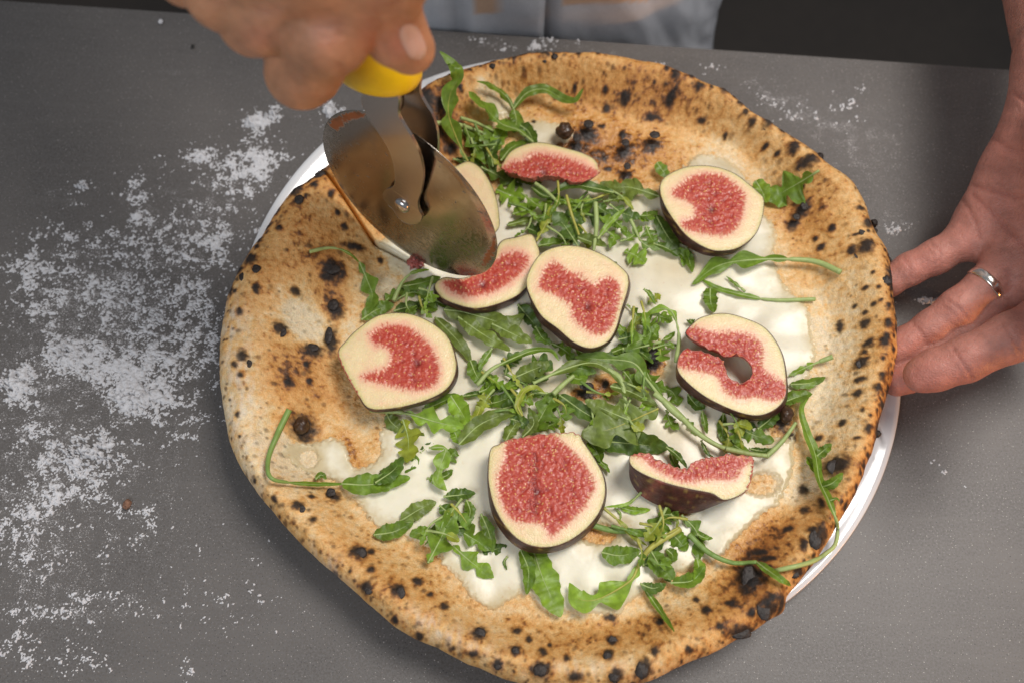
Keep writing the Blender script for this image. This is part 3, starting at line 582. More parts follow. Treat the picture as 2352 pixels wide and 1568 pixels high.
    bl_ = sst(-.0007, .0013, sp_ + .0019 * fib + .0006 * th_)
    FC = mix(FC, PCc, bl_); PCc = FC; inside = sp_
    dome = .0006 * sst(0, .006, edge)
    P3[:, 2] += dome * .4
    fi = inside[tri].mean(1) > -.0002
    root = empty('fig_slice', tuple(float(k) for k in (c0[0], c0[1], c0[2] - thick)), label=name_label, cat='fig slice', group=group or 'fig slices laid over the pizza')
    def part(nm, faces, col, m_, dz=None, fl=None):
        used = np.unique(faces); mp = np.zeros(len(P3), int); mp[used] = np.arange(len(used)); V = P3[used].copy()
        if dz is not None: V[:, 2] += dz[used]
        o = mesh(nm, V, mp[faces], m_, cols={'col': col[used]}, floats={'rgh': fl[used]} if fl is not None else None); toroot(o, root)
    fade = sst(-.0002, .0008, sp_)
    part('flesh', tri[~fi], FC, flesh_m)
    part('pulp', tri[fi], PCc, pulp_m, relief * fade, frg)
    # skin shell
    zb_ = zb if zb is not None else None
    if bottom is not None:
        bt = smooth_closed(bottom, 150)
        if ar < 0: bt = bt[::-1]
        Bo = W(bt[:, 0], bt[:, 1], zb)
    else:
        Bo = B.copy(); Bo[:, :2] = c0[:2] + (B[:, :2] - c0[:2]) * .86; Bo[:, 2] = B[:, 2] - thick
    rowsV = [np.c_[I, tz(I)] + [0, 0, .00003]]; rowsV.append(np.c_[B[:, :2] - nrm * .00008, B[:, 2] + .00012])
    for k in range(1, 11):
        f = k / 10; R3 = B * (1 - f) + Bo * f; R3[:, :2] += nrm * (.00018 * math.sin(min(f, 1) * math.pi) ** .8); rowsV.append(R3)
    Vs = np.concatenate(rowsV); nr_ = len(rowsV)
    F = gridfaces(nr_, nb_, True)
    lam = fbm(Vs[:, 0] * MM / 5, Vs[:, 1] * MM / 5 + Vs[:, 2] * 300, seed + 20, 3)
    SCc = mix(np.broadcast_to(np.array(skin_col), Vs.shape), np.array([.13, .030, .022]), np.clip(.35 + .9 * lam, 0, 1))
    SCc = mix(SCc, np.array([.36, .26, .07]), sst(.25, .42, lam) * .6)
    rimw = np.repeat(np.r_[1., .55, .1, np.zeros(nr_ - 3)], nb_); SCc = mix(SCc, np.array([.16, .12, .05]), rimw * .6)
    if raw:
        bx_, by_ = toD(B); rw = np.zeros(nb_)
        for (x_, y_, r_) in raw: rw = np.maximum(rw, sst(1.15, .85, np.hypot(bx_ - x_, by_ - y_) / r_))
        rw = np.tile(rw, nr_); ra_ = fbm(Vs[:, 0] * 900, Vs[:, 1] * 900 + Vs[:, 2] * 900, seed, 2)
        SCc = mix(SCc, mix(np.broadcast_to(np.array([.42, .055, .04]), Vs.shape), np.array([.66, .26, .18]), np.clip(.4 + ra_, 0, 1)), rw)
    o = mesh('skin', Vs, F[:, ::-1] if False else F, skin_m, cols={'col': SCc}); toroot(o, root)
    return root
fig('half fig slice lying highest on the pizza, between rocket and browned dough', cx(1097.6, 313.6, [(235, 290), (320, 150), (480, 75), (640, 60), (850, 110), (1050, 170), (1160, 240), (1200, 340), (1175, 385), (1030, 445), (900, 432), (800, 400), (650, 388), (550, 412), (400, 380), (260, 330)]),
    cx(1097.6, 313.6, [(225, 300), (330, 250), (420, 240), (560, 168), (700, 175), (850, 205), (1000, 255), (1100, 300), (1185, 340), (1240, 420), (1000, 480), (700, 450), (500, 440), (200, 350)]), .0310, raw=[(1200, 398, 40), (1260, 410, 52), (1330, 408, 52), (1376, 398, 22), (1163, 386, 14)], core=(1250, 398), seed=1, pink=.7, skin_col=(.03, .03, .012))
fig('fig slice mostly hidden behind the cutting wheel, its pale right edge showing', [(1050, 380), (1077, 371), (1104, 386), (1127, 420), (1141, 457), (1147, 493), (1146, 525), (1120, 540), (1060, 520), (1015, 460), (1010, 400)],
    [(1040, 410), (1070, 430), (1090, 470), (1080, 505), (1040, 490), (1025, 450)], .0290, seed=2, pink=.6)
fig('round fig slice at upper right of the pizza, pale flesh notched into its pulp', [(1515, 432), (1528, 406), (1568, 386), (1610, 380), (1652, 385), (1690, 400), (1722, 424), (1740, 440), (1755, 458), (1752, 498), (1736, 538), (1700, 568), (1660, 577), (1625, 572), (1580, 545), (1550, 510), (1525, 470)],
    [(1543, 440), (1560, 425), (1590, 404), (1622, 397), (1660, 402), (1678, 415), (1700, 432), (1712, 450), (1708, 485), (1696, 520), (1670, 540), (1630, 540), (1590, 532), (1566, 522), (1568, 507), (1590, 500), (1594, 478), (1575, 462), (1550, 455)], .0330, thick=.009, core=(1636, 482), seed=3,
    bottom=[(1515, 440), (1528, 414), (1568, 392), (1610, 386), (1652, 391), (1690, 406), (1722, 430), (1740, 446), (1750, 466), (1742, 510), (1724, 552), (1690, 580), (1655, 588), (1618, 586), (1568, 560), (1540, 522), (1520, 484)], zb=.024)
fig('fig slice being cut, the lower edge of the wheel standing in its red pulp', [(1150, 556), (1185, 545), (1220, 538), (1234, 560), (1240, 590), (1225, 640), (1190, 678), (1140, 700), (1090, 709), (1040, 697), (1010, 680), (998, 655), (1020, 637), (1060, 640), (1100, 626), (1130, 600)],
    [(1018, 648), (1050, 640), (1090, 630), (1125, 605), (1155, 585), (1185, 578), (1212, 590), (1208, 615), (1170, 650), (1130, 672), (1080, 682), (1040, 672)], .0290, thick=.008, core=(1110, 655), seed=4, pink=.75,
    bottom=[(1150, 556), (1185, 545), (1218, 540), (1232, 562), (1238, 595), (1222, 650), (1190, 690), (1140, 714), (1090, 722), (1036, 708), (1006, 690), (996, 662), (1020, 640), (1060, 640), (1100, 626), (1130, 600)], zb=.021)
fig('fig slice at the pizza centre with triangular red pulp, right of the wheel tip', [(1210, 662), (1214, 625), (1242, 583), (1288, 565), (1340, 568), (1395, 590), (1436, 622), (1444, 640), (1442, 668), (1428, 712), (1415, 756), (1395, 786), (1358, 800), (1320, 788), (1280, 755), (1240, 722)],
    [(1238, 662), (1244, 630), (1262, 604), (1285, 606), (1305, 622), (1335, 632), (1362, 652), (1385, 640), (1406, 638), (1424, 660), (1420, 705), (1402, 755), (1372, 770), (1335, 752), (1315, 730), (1306, 700), (1272, 678)], .0360, thick=.009, core=(1352, 705), tilt=(0, 0), seed=5, pink=.25,
    bottom=[(1213, 672), (1217, 635), (1244, 596), (1288, 575), (1340, 576), (1395, 598), (1436, 630), (1448, 650), (1445, 678), (1430, 722), (1415, 766), (1392, 796), (1352, 810), (1310, 796), (1268, 764), (1234, 732)], zb=.026)
fig('fig slice at left of the pizza with hooked red pulp, overlapping the crust', [(777, 808), (795, 782), (822, 755), (870, 724), (930, 719), (985, 737), (1030, 775), (1048, 830), (1043, 868), (1020, 898), (970, 922), (900, 938), (845, 936), (818, 896), (792, 850)],
    [(850, 768), (885, 748), (935, 750), (985, 790), (1008, 840), (1002, 880), (962, 897), (905, 888), (862, 878), (832, 868), (845, 856), (885, 845), (898, 815), (880, 796), (858, 792)], .0350, thick=.008, raw=[(786, 826, 20), (800, 862, 24), (818, 898, 16)], core=(960, 835), seed=6, pink=.55,
    bottom=[(777, 812), (795, 788), (822, 760), (870, 728), (930, 724), (985, 742), (1032, 782), (1052, 838), (1048, 878), (1022, 908), (970, 930), (900, 944), (848, 942), (820, 902), (794, 856)], zb=.027)
fig('largest fig slice, at the bottom centre, flat-topped with pulp split down the middle', [(1128, 1028), (1150, 1018), (1185, 1006), (1250, 996), (1322, 994), (1342, 1016), (1366, 1052), (1386, 1090), (1391, 1130), (1380, 1170), (1352, 1208), (1310, 1240), (1262, 1256), (1212, 1250), (1172, 1222), (1138, 1170), (1122, 1110), (1122, 1060)],
    [(1162, 1010), (1200, 998), (1262, 992), (1300, 1020), (1340, 1060), (1366, 1112), (1350, 1150), (1330, 1178), (1275, 1226), (1262, 1228), (1240, 1204), (1180, 1195), (1150, 1150), (1142, 1100), (1158, 1050)], .0340, thick=.009, raw=[(1180, 1002, 36), (1250, 992, 50), (1310, 990, 26)], core=(1236, 1128), seed=7, pink=.3,
    bottom=[(1128, 1036), (1150, 1024), (1185, 1010), (1250, 1000), (1322, 998), (1344, 1022), (1370, 1060), (1390, 1100), (1393, 1142), (1380, 1185), (1350, 1224), (1305, 1256), (1255, 1270), (1205, 1264), (1165, 1236), (1132, 1184), (1120, 1122), (1121, 1068)], zb=.025)
fig('ring-like fig slice with a ragged hole through its middle and a gap on its left', [(1612, 728), (1660, 719), (1710, 730), (1760, 755), (1795, 808), (1806, 866), (1804, 912), (1780, 940), (1740, 954), (1690, 944), (1622, 912), (1572, 872), (1555, 845), (1560, 815), (1576, 802), (1606, 806), (1634, 814), (1660, 828), (1666, 848), (1676, 868), (1700, 878), (1722, 868), (1728, 848), (1716, 826), (1692, 814), (1668, 818), (1644, 806), (1612, 794), (1592, 782), (1574, 764), (1590, 744)],
    [(1570, 745), (1600, 750), (1640, 762), (1690, 762), (1728, 772), (1752, 795), (1752, 840), (1775, 862), (1808, 880), (1806, 912), (1770, 920), (1735, 912), (1700, 915), (1665, 900), (1645, 865), (1600, 852), (1556, 840), (1556, 800)], .0340, thick=.009, raw=[(1700, 845, 42), (1640, 818, 30), (1592, 796, 26)], core=(1700, 842), seed=8, pink=.35,
    bottom=[(1612, 730), (1660, 722), (1710, 734), (1762, 760), (1797, 812), (1809, 876), (1806, 924), (1780, 954), (1738, 966), (1686, 956), (1612, 924), (1562, 884), (1552, 855), (1562, 822), (1578, 806), (1606, 810), (1634, 818), (1660, 832), (1667, 852), (1678, 872), (1700, 882), (1722, 872), (1728, 852), (1716, 830), (1692, 818), (1668, 822), (1644, 810), (1612, 798), (1592, 786), (1574, 768), (1590, 748)], zb=.025)
def c4(L): return [(1372 + x / 4.0, 901.6 + y / 4.0) for x, y in L]
fig('thick fig wedge near the lower right showing its purple skin with one yellow patch', c4([(290, 600), (330, 562), (450, 545), (520, 598), (640, 650), (760, 690), (840, 695), (880, 625), (1000, 600), (1120, 578), (1250, 565), (1380, 575), (1428, 610), (1415, 740), (1366, 900), (1180, 985), (1050, 925), (850, 885), (650, 835), (450, 760), (320, 680)]),
    c4([(250, 560), (460, 530), (560, 600), (760, 680), (900, 610), (1250, 545), (1450, 590), (1420, 640), (1330, 690), (1260, 790), (1000, 800), (800, 820), (640, 760), (500, 680), (440, 620), (380, 590)]), .0400, raw=[(1480, 1045, 30), (1530, 1065, 40), (1590, 1065, 40), (1650, 1045, 40), (1700, 1045, 40), (1725, 1070, 30), (1720, 1105, 22)], core=(1590, 1040), seed=9, pink=.5, skin_col=(.06, .014, .02),
    bottom=c4([(300, 610), (330, 575), (450, 560), (520, 610), (640, 660), (760, 700), (840, 700), (880, 640), (1000, 620), (1120, 600), (1250, 590), (1380, 600), (1420, 640), (1400, 760), (1360, 915), (1130, 1010), (950, 1085), (800, 1105), (600, 1050), (400, 940), (300, 790)]), zb=.0215)
fb = tag(lump('fig_crumb', (0, 0, 0), (.0042, .0030, .0022), mat('fig_crumb_pulp', (.42, .10, .08), .3, spec=.6, sss=.2, coat=.3, noise=[(700, .5, 2)], bump=[(900, .0008, 2)]), seed=77, amp=.9, freq=3.2, n=36), 'small torn scrap of red fig pulp left of the wheel tip', 'fig scrap')
fb.location = surf(955, 603, .0015)

# ================================================================== ROCKET LEAVES
def leafmat(name):
    m = bpy.data.materials.new(name); m.use_nodes = True; nt = m.node_tree; N = nt.nodes; L = nt.links; b = N['Principled BSDF']
    a = N.new('ShaderNodeAttribute'); a.attribute_name = 'col'; tc = N.new('ShaderNodeTexCoord')
    n = N.new('ShaderNodeTexNoise'); n.inputs['Scale'].default_value = 300; n.inputs['Detail'].default_value = 3; L.new(tc.outputs['Object'], n.inputs['Vector'])
    mr = N.new('ShaderNodeMapRange'); mr.inputs[1].default_value = .3; mr.inputs[2].default_value = .7; mr.inputs[3].default_value = .8; mr.inputs[4].default_value = 1.2; L.new(n.outputs['Fac'], mr.inputs[0])
    v = N.new('ShaderNodeVectorMath'); v.operation = 'SCALE'; L.new(a.outputs['Color'], v.inputs[0]); L.new(mr.outputs[0], v.inputs['Scale'])
    g = N.new('ShaderNodeNewGeometry'); bk = N.new('ShaderNodeMix'); bk.data_type = 'RGBA'; bk.blend_type = 'MIX'; bf = N.new('ShaderNodeMath'); bf.operation = 'MULTIPLY'; bf.inputs[1].default_value = .35
    L.new(g.outputs['Backfacing'], bf.inputs[0]); L.new(bf.outputs[0], bk.inputs['Factor']); L.new(v.outputs[0], bk.inputs[6]); bk.inputs[7].default_value = (.20, .28, .10, 1)
    L.new(bk.outputs[2], b.inputs['Base Color']); b.inputs['Roughness'].default_value = .42; b.inputs['Specular IOR Level'].default_value = .45
    bp = N.new('ShaderNodeBump'); bp.inputs['Distance'].default_value = .0003; L.new(n.outputs['Fac'], bp.inputs['Height']); L.new(bp.outputs[0], b.inputs['Normal'])
    t = N.new('ShaderNodeBsdfTranslucent'); mv = N.new('ShaderNodeVectorMath'); mv.operation = 'MULTIPLY'; mv.inputs[1].default_value = (1.6, 1.5, .6); L.new(bk.outputs[2], mv.inputs[0]); L.new(mv.outputs[0], t.inputs[0])
    ms = N.new('ShaderNodeMixShader'); ms.inputs[0].default_value = .26; L.new(b.outputs[0], ms.inputs[1]); L.new(t.outputs[0], ms.inputs[2]); L.new(ms.outputs[0], N['Material Output'].inputs[0])
    return m
leaf_m = leafmat('rocket_leaf_green')
stem_ms = [mat('rocket_stem_' + n, c, .45, spec=.4, noise=[(300, .12, 2)]) for n, c in (('green', (.19, .29, .07)), ('pale', (.34, .42, .15)), ('yellow', (.40, .38, .08)))]
GREENS = {'d': (.080, .145, .018), 'm': (.140, .235, .022), 'l': (.210, .340, .030), 'y': (.300, .345, .040), 'g': (.150, .205, .034)}
KP = {}
def mid3(pts, lift, n=46):
    P = np.array([(p[0], p[1]) for p in pts], float); L_ = np.array([p[2] if len(p) > 2 else 0. for p in pts], float)
    Q = spline(np.c_[P, L_], n); return surf(Q[:, 0], Q[:, 1], lift + Q[:, 2] * .001)
MARKS = [('topmost fig wedge', 1260, 385, 110, 45), ('upper right fig', 1636, 482, 120, 100), ('centre fig', 1330, 685, 115, 118), ('left fig', 915, 830, 135, 108), ('flat-topped fig', 1256, 1128, 135, 130), ('ring-like fig', 1685, 842, 125, 118), ('thick fig wedge', 1584, 1108, 140, 66), ('wheel', 945, 445, 150, 130), ('wheel tip', 1100, 600, 50, 50),
         ('burnt bubble in the right crust', 1806, 952, 25, 28), ('black char spot in the cream', 1348, 888, 30, 20), ('torn fig scrap', 955, 603, 20, 16), ('oval brown char spot', 1504, 815, 25, 28), ('fig behind the wheel', 1095, 450, 55, 80)]
DIRS = ['right', 'lower right', 'down', 'lower left', 'left', 'upper left', 'up', 'upper right']; POSN = ['right of', 'lower right of', 'below', 'lower left of', 'left of', 'upper left of', 'above', 'upper right of']
USED = set()
def autolabel(pts, w, kind, c):
    a = np.array([p[:2] for p in pts], float); m = a.mean(0); L_ = np.hypot(*(a[-1] - a[0])); d = a[-1] - a[0]
    pd = DIRS[int(round(math.atan2(d[1], d[0]) / (math.pi / 4))) % 8]; size = 'tiny' if L_ < 30 else 'small' if L_ < 46 else 'short' if L_ < 60 else 'mid-sized' if L_ < 75 else 'long'
    col = {'d': 'dark green', 'm': 'green', 'l': 'light green', 'y': 'yellow-green', 'g': 'grey-green'}[c]; kd = 'lobed' if kind == 'L' else ('thread-thin' if w < 11 else 'narrow' if w < 24 else 'smooth')
    r = sorted((max(math.hypot((m[0] - x) / rx, (m[1] - y) / ry) - 1, 0) * (rx + ry) / 2, n, x, y) for n, x, y, rx, ry in MARKS)
    for k in range(4):
        dist, nm, x, y = r[k]; ps = POSN[int(round(math.atan2(m[1] - y, m[0] - x) / (math.pi / 4))) % 8]
        ds = 'just' if dist < 12 else 'close' if dist < 30 else 'a little way' if dist < 60 else 'well'
        s_ = f'{size} {col} {kd} rocket leaf pointing {pd}, {ds} {ps} the {nm}'.replace('touching or just ', 'just ')
        if s_ not in USED and len(s_.split()) <= 16: USED.add(s_); return s_
    s_ = f'{size} {col} {kd} rocket leaf {ps} the {r[0][1]}'
    if s_ in USED: s_ = f'{col} rocket leaf heading {pd}, near the {r[0][1]} and {r[1][1]}'
    USED.add(s_); return s_
def leaf(pts, w, kind='L', lift=.002, c='m', label=None, group=None, tb=.16, seed=None, fold=None, tilt=None, sr=.0007, sc=1, cat='rocket leaf'):
    """kind L lobed, P plain, S stem only. w full width in photo px"""
    w_ = w
    seed = seed if seed is not None else int(pts[0][0] * 7 + pts[0][1] * 3) % 9999; rs = random.Random(seed)
    n = 52; C = mid3(pts, lift, n); t = np.linspace(0, 1, n)
    base = surf(pts[0][0], pts[0][1], 0)
    if label in SHARED: label = autolabel(pts, w, kind, c)
    root = empty('rocket_leaf' if kind != 'S' else 'rocket_bare_stem', tuple(float(k) for k in base), label=label, cat=cat if kind != 'S' else 'rocket stem', group=group)  # kind S pieces are bare stems without a blade
    T = np.gradient(C, axis=0); T /= np.linalg.norm(T, axis=1)[:, None] + 1e-9
    S = np.cross(T, [0, 0, 1.]); S /= np.linalg.norm(S, axis=1)[:, None] + 1e-9; U = np.cross(S, T)
    if kind != 'S':
        wm = w * .000205 / 2 * (1.32 if kind == 'L' else 1.1); tt = np.clip((t - tb) / (1 - tb), 0, 1)
        env = np.sin(np.pi * np.clip(tt, 0, 1) ** .75) ** .55
        env = np.where(tt > .0, env, 0)
        hw = []
        for sgn in (-1, 1):
            if kind == 'L':
                k = rs.choice([2.5, 3.0, 3.5]); ph = rs.uniform(-.05, .08); lob = .5 + .5 * np.cos(2 * np.pi * (k * (tt + ph) - .0)); lob = lob ** .7
                term = sst(.55, .75, tt); lo = .22 + .78 * lob; h = env * (lo * (1 - term * .72) + term * .72 * (.85 + .15 * lob)) * rs.uniform(.8, 1.15)
                h = h * (.65 + .45 * sst(0, .35, tt))
            else: h = env * (.92 + .08 * np.sin(tt * 17 + rs.random() * 6)) * rs.uniform(.85, 1.1)
            h = h + env * .05 * np.sin(tt * rs.uniform(34, 46) + sgn) + .035 * env * fbm(t * 14 + seed, t * 0 + sgn, seed, 2)
            hw.append(np.maximum(h * wm, .00025))
        tl = tilt if tilt is not None else rs.uniform(-.45, .45); fd = fold if fold is not None else rs.uniform(-.1, .65); wv = rs.uniform(.12, .32); cr_ = rs.uniform(-.45, .30)
        vs = np.linspace(-1, 1, 15); V = np.zeros((n, 15, 3)); CC = np.zeros((n, 15, 3)); g0 = np.array(GREENS[c]) * rs.uniform(.85, 1.15)
        for j, v in enumerate(vs):
            h = hw[0] if v < 0 else hw[1]; a = abs(v); sweep = .11 * a * a * (hw[0] if v < 0 else hw[1]) / max(wm, 1e-6) * (1 if kind == 'L' else .3)
            ti = np.clip(t + sweep * (1 - t) * .8, 0, 1) * (n - 1); i0 = np.minimum(ti.astype(int), n - 2); f = (ti - i0)[:, None]
            Cj = C[i0] * (1 - f) + C[i0 + 1] * f
            x = v * h; z = fd * np.abs(x) + tl * x + cr_ * (x * x) / wm + wv * h * a * np.sin(t * rs.uniform(16, 17) + (0 if v < 0 else 1.7) + seed) + .00012
            V[:, j] = Cj + S * x[:, None] + U * z[:, None]
            vein = np.exp(-((a) / .05) ** 2) * .0
            sv = np.abs(((t * 9 - a * 1.1) % 1) - .5); side = np.exp(-(sv / .07) ** 2) * (a > .08) * .30 * (1 - a * .6)
            edge = sst(.86, 1, a) * .15
            CC[:, j] = mix(np.broadcast_to(g0, (n, 3)), np.array([.30, .38, .13]), np.clip(side + edge, 0, 1))
        V[..., 2] = np.maximum(V[..., 2], Hf(V[..., 0], V[..., 1]) + .0011 + .0004 * np.sin(V[..., 0] * 900))
        ns = fbm(V[..., 0] * 260 + seed, V[..., 1] * 260, seed, 3); CC = CC * (1 + .35 * ns)[..., None]
        k0_ = max(int(tb * n) - 1, 0); Vk = V[k0_:]
        F = gridfaces(len(Vk), 15)
        o = mesh('blade', Vk.reshape(-1, 3), F, leaf_m, cols={'col': CC[k0_:].reshape(-1, 3)}); toroot(o, root)
    rad = sr * (np.clip(1.15 - t * (1.05 if kind != 'S' else .45), .12, 1)); off = 0.00035 if kind != 'S' else 0
    if kind != 'S': rad = np.where(t > tb, rad * .62 * (1 - .5 * sst(tb, 1, t)), rad); end = int(n * .93)
    else: end = n
    v_, f_ = tube((C + U * (np.clip(rad * .3, 0, 1))[:, None] * (1 if kind != 'S' else 0))[:end], rad[:end], 7)
    o = mesh('stem' if kind == 'S' else 'midrib', v_, f_, stem_ms[sc]); toroot(o, root)
    return root
SHARED = set()
def A(*a, **k): leaf(*a, **k)
gT = 'rocket leaves in the tuft at the top beside the cutter'
lT = 'green rocket leaf tangled in the tuft between the cutter and the topmost fig wedge'; SHARED.add(lT)
A([(1075, 372, 0), (1050, 322, 1), (1030, 262, 3), (1035, 215, 6), (1050, 185, 9), (1042, 150, 13), (1010, 119, 16)], 40, 'L', .006, 'm', 'long rocket leaf standing up, its thin hooked tip over the plate rim beside the cutter', gT, tb=0, fold=.2, tilt=.1, sc=2)
A([(1225, 328), (1190, 300), (1150, 284), (1110, 245, 3), (1076, 211, 5)], 40, 'L', .006, 'm', 'rocket leaf pointing up left out of the top tuft with a blunt cut tip', gT, tb=.1)
A([(1178, 252), (1210, 215, 3), (1250, 206, 5), (1290, 226, 4), (1320, 232, 5), (1340, 204, 8)], 27, 'P', .005, 'm', 'wavy rocket leaf reaching right over the browned dough at the top, tip curled up', gT, tb=0)
A([(1180, 252), (1165, 225, 3), (1130, 197, 4), (1095, 187, 5)], 15, 'P', .005, 'm', 'narrow curved rocket leaf arching left above the white cream spot at the top', gT, tb=0)
A([(1180, 252), (1186, 280), (1178, 305)], 38, 'P', .005, 'm', lT, gT, tb=0)
A([(1000, 283), (1050, 286), (1110, 306)], 9, 'S', .004, label='thick pale green rocket stem end sticking out left of the top tuft', group=gT, sr=.0013)
A([(1058, 271), (1095, 283), (1135, 302)], 8, 'S', .005, label='second rocket stem crossing the top tuft just right of the thick cut stem end', group=gT, sr=.001)
for p, w, k, c in [([(1065, 285), (1085, 330), (1115, 378)], 26, 'L', 'm'), ([(1118, 378), (1128, 330), (1122, 288)], 40, 'L', 'm'), ([(1188, 285), (1215, 305), (1232, 345)], 34, 'P', 'd'), ([(1130, 345), (1150, 310), (1165, 290)], 36, 'P', 'l'), ([(1040, 366), (1085, 376), (1128, 402)], 24, 'P', 'd'),
        ([(1105, 385), (1140, 402), (1178, 425)], 30, 'L', 'm'), ([(1110, 372), (1090, 325), (1062, 292)], 30, 'P', 'l'), ([(1150, 370), (1175, 340), (1210, 325)], 40, 'P', 'm'), ([(1135, 400), (1130, 350), (1150, 320)], 30, 'P', 'd'), ([(1090, 395), (1110, 350), (1140, 335)], 26, 'L', 'l'), ([(1060, 300), (1080, 320), (1090, 360)], 22, 'P', 'd'), ([(1150, 395), (1170, 415), (1200, 428)], 26, 'P', 'd')]:
    A(p, w, k, random.uniform(.001, .006), c, lT, gT, tb=.05)
gM = 'rocket leaves in the upper middle heap'
lM = 'green rocket leaf tangled in the heap below the topmost fig wedge, left of the upper right fig'; SHARED.add(lM)
A([(1410, 443), (1354, 431), (1308, 426), (1266, 447)], 32, 'P', .010, 'd', 'broad dark rocket leaf on top of the heap just under the topmost fig', gM, tb=0, fold=.1)
A([(1515, 452), (1448, 431), (1410, 432), (1378, 420)], 58, 'L', .006, 'g', 'wide grey-green rocket leaf running into the left edge of the upper right fig', gM, tb=0, fold=.1, tilt=-.1)
A([(1140, 436), (1170, 448), (1205, 458)], 52, 'L', .0015, 'l', 'light green rocket leaf at the left end of the upper middle heap beside the wheel', gM, tb=0)
A([(1165, 518), (1210, 506), (1246, 496)], 22, 'P', .004, 'g', 'small pointed rocket leaf poking left over bare cream right of the wheel', gM, tb=0)
A([(1331, 572), (1303, 528), (1270, 486)], 50, 'L', .010, 'd', 'dark rocket leaf with pale midrib slanting down to the top of the centre fig', gM, tb=.05, fold=.15)
A([(1325, 545), (1357, 556), (1393, 566)], 26, 'P', .008, 'g', lM, gM, tb=0)
A([(1301, 449), (1312, 490), (1330, 540)], 7, 'S', .012, label='thin yellow-green rocket stem lying down across the upper middle heap', group=gM, sr=.0008, sc=2)
A([(1368, 466), (1370, 520), (1362, 584)], 9, 'S', .009, label='thick pale rocket stem running straight down to the top of the centre fig', group=gM, sr=.0013)
A([(1228, 421), (1255, 440), (1286, 470)], 8, 'S', .011, label='thick light rocket stem slanting down left of the upper middle heap', group=gM, sr=.0011)
A([(1373, 550), (1401, 512), (1436, 480)], 18, 'P', .010, 'l', 'slim rocket leaf rising right from the thick pale stem in the upper middle heap', gM, tb=.1)
A([(1231, 555), (1256, 512), (1274, 468)], 26, 'L', .009, 'y', 'yellow-green rocket leaf standing upright in the left part of the upper middle heap', gM, tb=.1, sc=2)
A([(1448, 505), (1476, 558), (1516, 574)], 14, 'L', .006, 'm', lM, gM, tb=.4, sr=.001)
A([(1434, 577), (1462, 589), (1482, 606)], 40, 'L', .003, 'l', 'light rocket leaf hanging lowest from the upper middle heap onto the cream', gM, tb=0)
A([(1506, 494), (1530, 538), (1562, 584)], 42, 'P', .004, 'd', 'dark wet rocket leaf squeezed under the left side of the upper right fig', gM, tb=0, fold=.05)
A([(1546, 540), (1576, 560), (1620, 572)], 28, 'P', .002, 'd', lM, gM, tb=0)
A([(1576, 570), (1590, 626)], 26, 'P', .003, 'm', 'small rocket leaf hanging down below the upper right fig', gM, tb=.1)
A([(1508, 374), (1520, 390), (1536, 410)], 28, 'P', .005, 'm', 'lone rounded rocket leaf tip standing behind the left edge of the upper right fig', tb=0, fold=.05)
for p, w, k, c in [([(1198, 444), (1238, 472), (1268, 463)], 34, 'L', 'm'), ([(1385, 464), (1415, 458), (1444, 458)], 26, 'L', 'g'), ([(1177, 493), (1205, 484), (1232, 476)], 32, 'P', 'l'), ([(1208, 524), (1225, 530), (1240, 540)], 26, 'P', 'd'), ([(1232, 566), (1265, 560), (1296, 555)], 28, 'P', 'm'), ([(1462, 496), (1490, 495), (1510, 485)], 26, 'L', 'm'),
        ([(1483, 519), (1495, 547), (1508, 562)], 30, 'L', 'm'), ([(1295, 470), (1330, 480), (1365, 470)], 34, 'L', 'm'), ([(1340, 490), (1375, 500), (1410, 492)], 34, 'L', 'd'), ([(1280, 500), (1310, 500), (1345, 510)], 34, 'L', 'd'), ([(1330, 510), (1320, 540), (1300, 560)], 30, 'P', 'd'), ([(1400, 470), (1430, 490), (1470, 500)], 32, 'L', 'd'),
        ([(1390, 530), (1410, 545), (1400, 570)], 26, 'L', 'm'), ([(1350, 450), (1380, 480), (1420, 500)], 32, 'L', 'd'), ([(1240, 440), (1270, 455), (1300, 470)], 30, 'L', 'm'), ([(1220, 430), (1250, 450), (1290, 455)], 24, 'P', 'd'), ([(1440, 510), (1460, 500), (1490, 510)], 22, 'L', 'l'), ([(1400, 500), (1425, 520), (1440, 545)], 24, 'L', 'm'), ([(1250, 480), (1245, 510), (1230, 530)], 30, 'L', 'd'),
        ([(1180, 405), (1210, 415), (1245, 420)], 26, 'P', 'd'), ([(1425, 555), (1450, 545), (1475, 520)], 22, 'L', 'm'), ([(1500, 560), (1530, 570), (1560, 590)], 26, 'P', 'd'), ([(1550, 575), (1570, 590), (1570, 612)], 24, 'P', 'm'), ([(1310, 575), (1340, 590), (1370, 600)], 12, 'P', 'm'), ([(1365, 580), (1395, 600), (1418, 604)], 12, 'L', 'm')]:
    A(p, w, k, random.uniform(.001, .007), c, lM, gM, tb=.05)
A([(1882, 392, 4), (1845, 415), (1801, 440), (1762, 462)], 64, 'L', .004, 'm', 'broad rocket leaf with white midrib lying on the right crust, its stem end up', tb=.12, fold=.1, sc=1, seed=4)
A([(1735, 416), (1750, 440), (1762, 466)], 40, 'P', .006, 'l', 'pale translucent rocket leaf piece right beside the upper right fig', tb=0)
A([(1931, 627), (1880, 604, 1), (1828, 597, 3), (1735, 597, 3), (1651, 610, 2), (1590, 654)], 34, 'L', .003, 'm', 'long rocket leaf with pale cut stem across cream and right crust, upper of two', tb=.35, sr=.0015, seed=12)
A([(1871, 688), (1785, 690), (1728, 683), (1651, 663), (1606, 640)], 18, 'P', .002, 'm', 'long thin rocket sprig lying flat in the cream below the longer pale-stemmed leaf', tb=.45, sr=.0011)
A([(1711, 670), (1690, 652), (1668, 635)], 10, 'P', .003, 'm', 'short side shoot of rocket in the cream right of the ring-like fig top', tb=.2)
A([(1631, 662), (1632, 690), (1640, 718)], 36, 'P', .003, 'm', 'short rocket leaf standing just above the ring-like fig', tb=0)
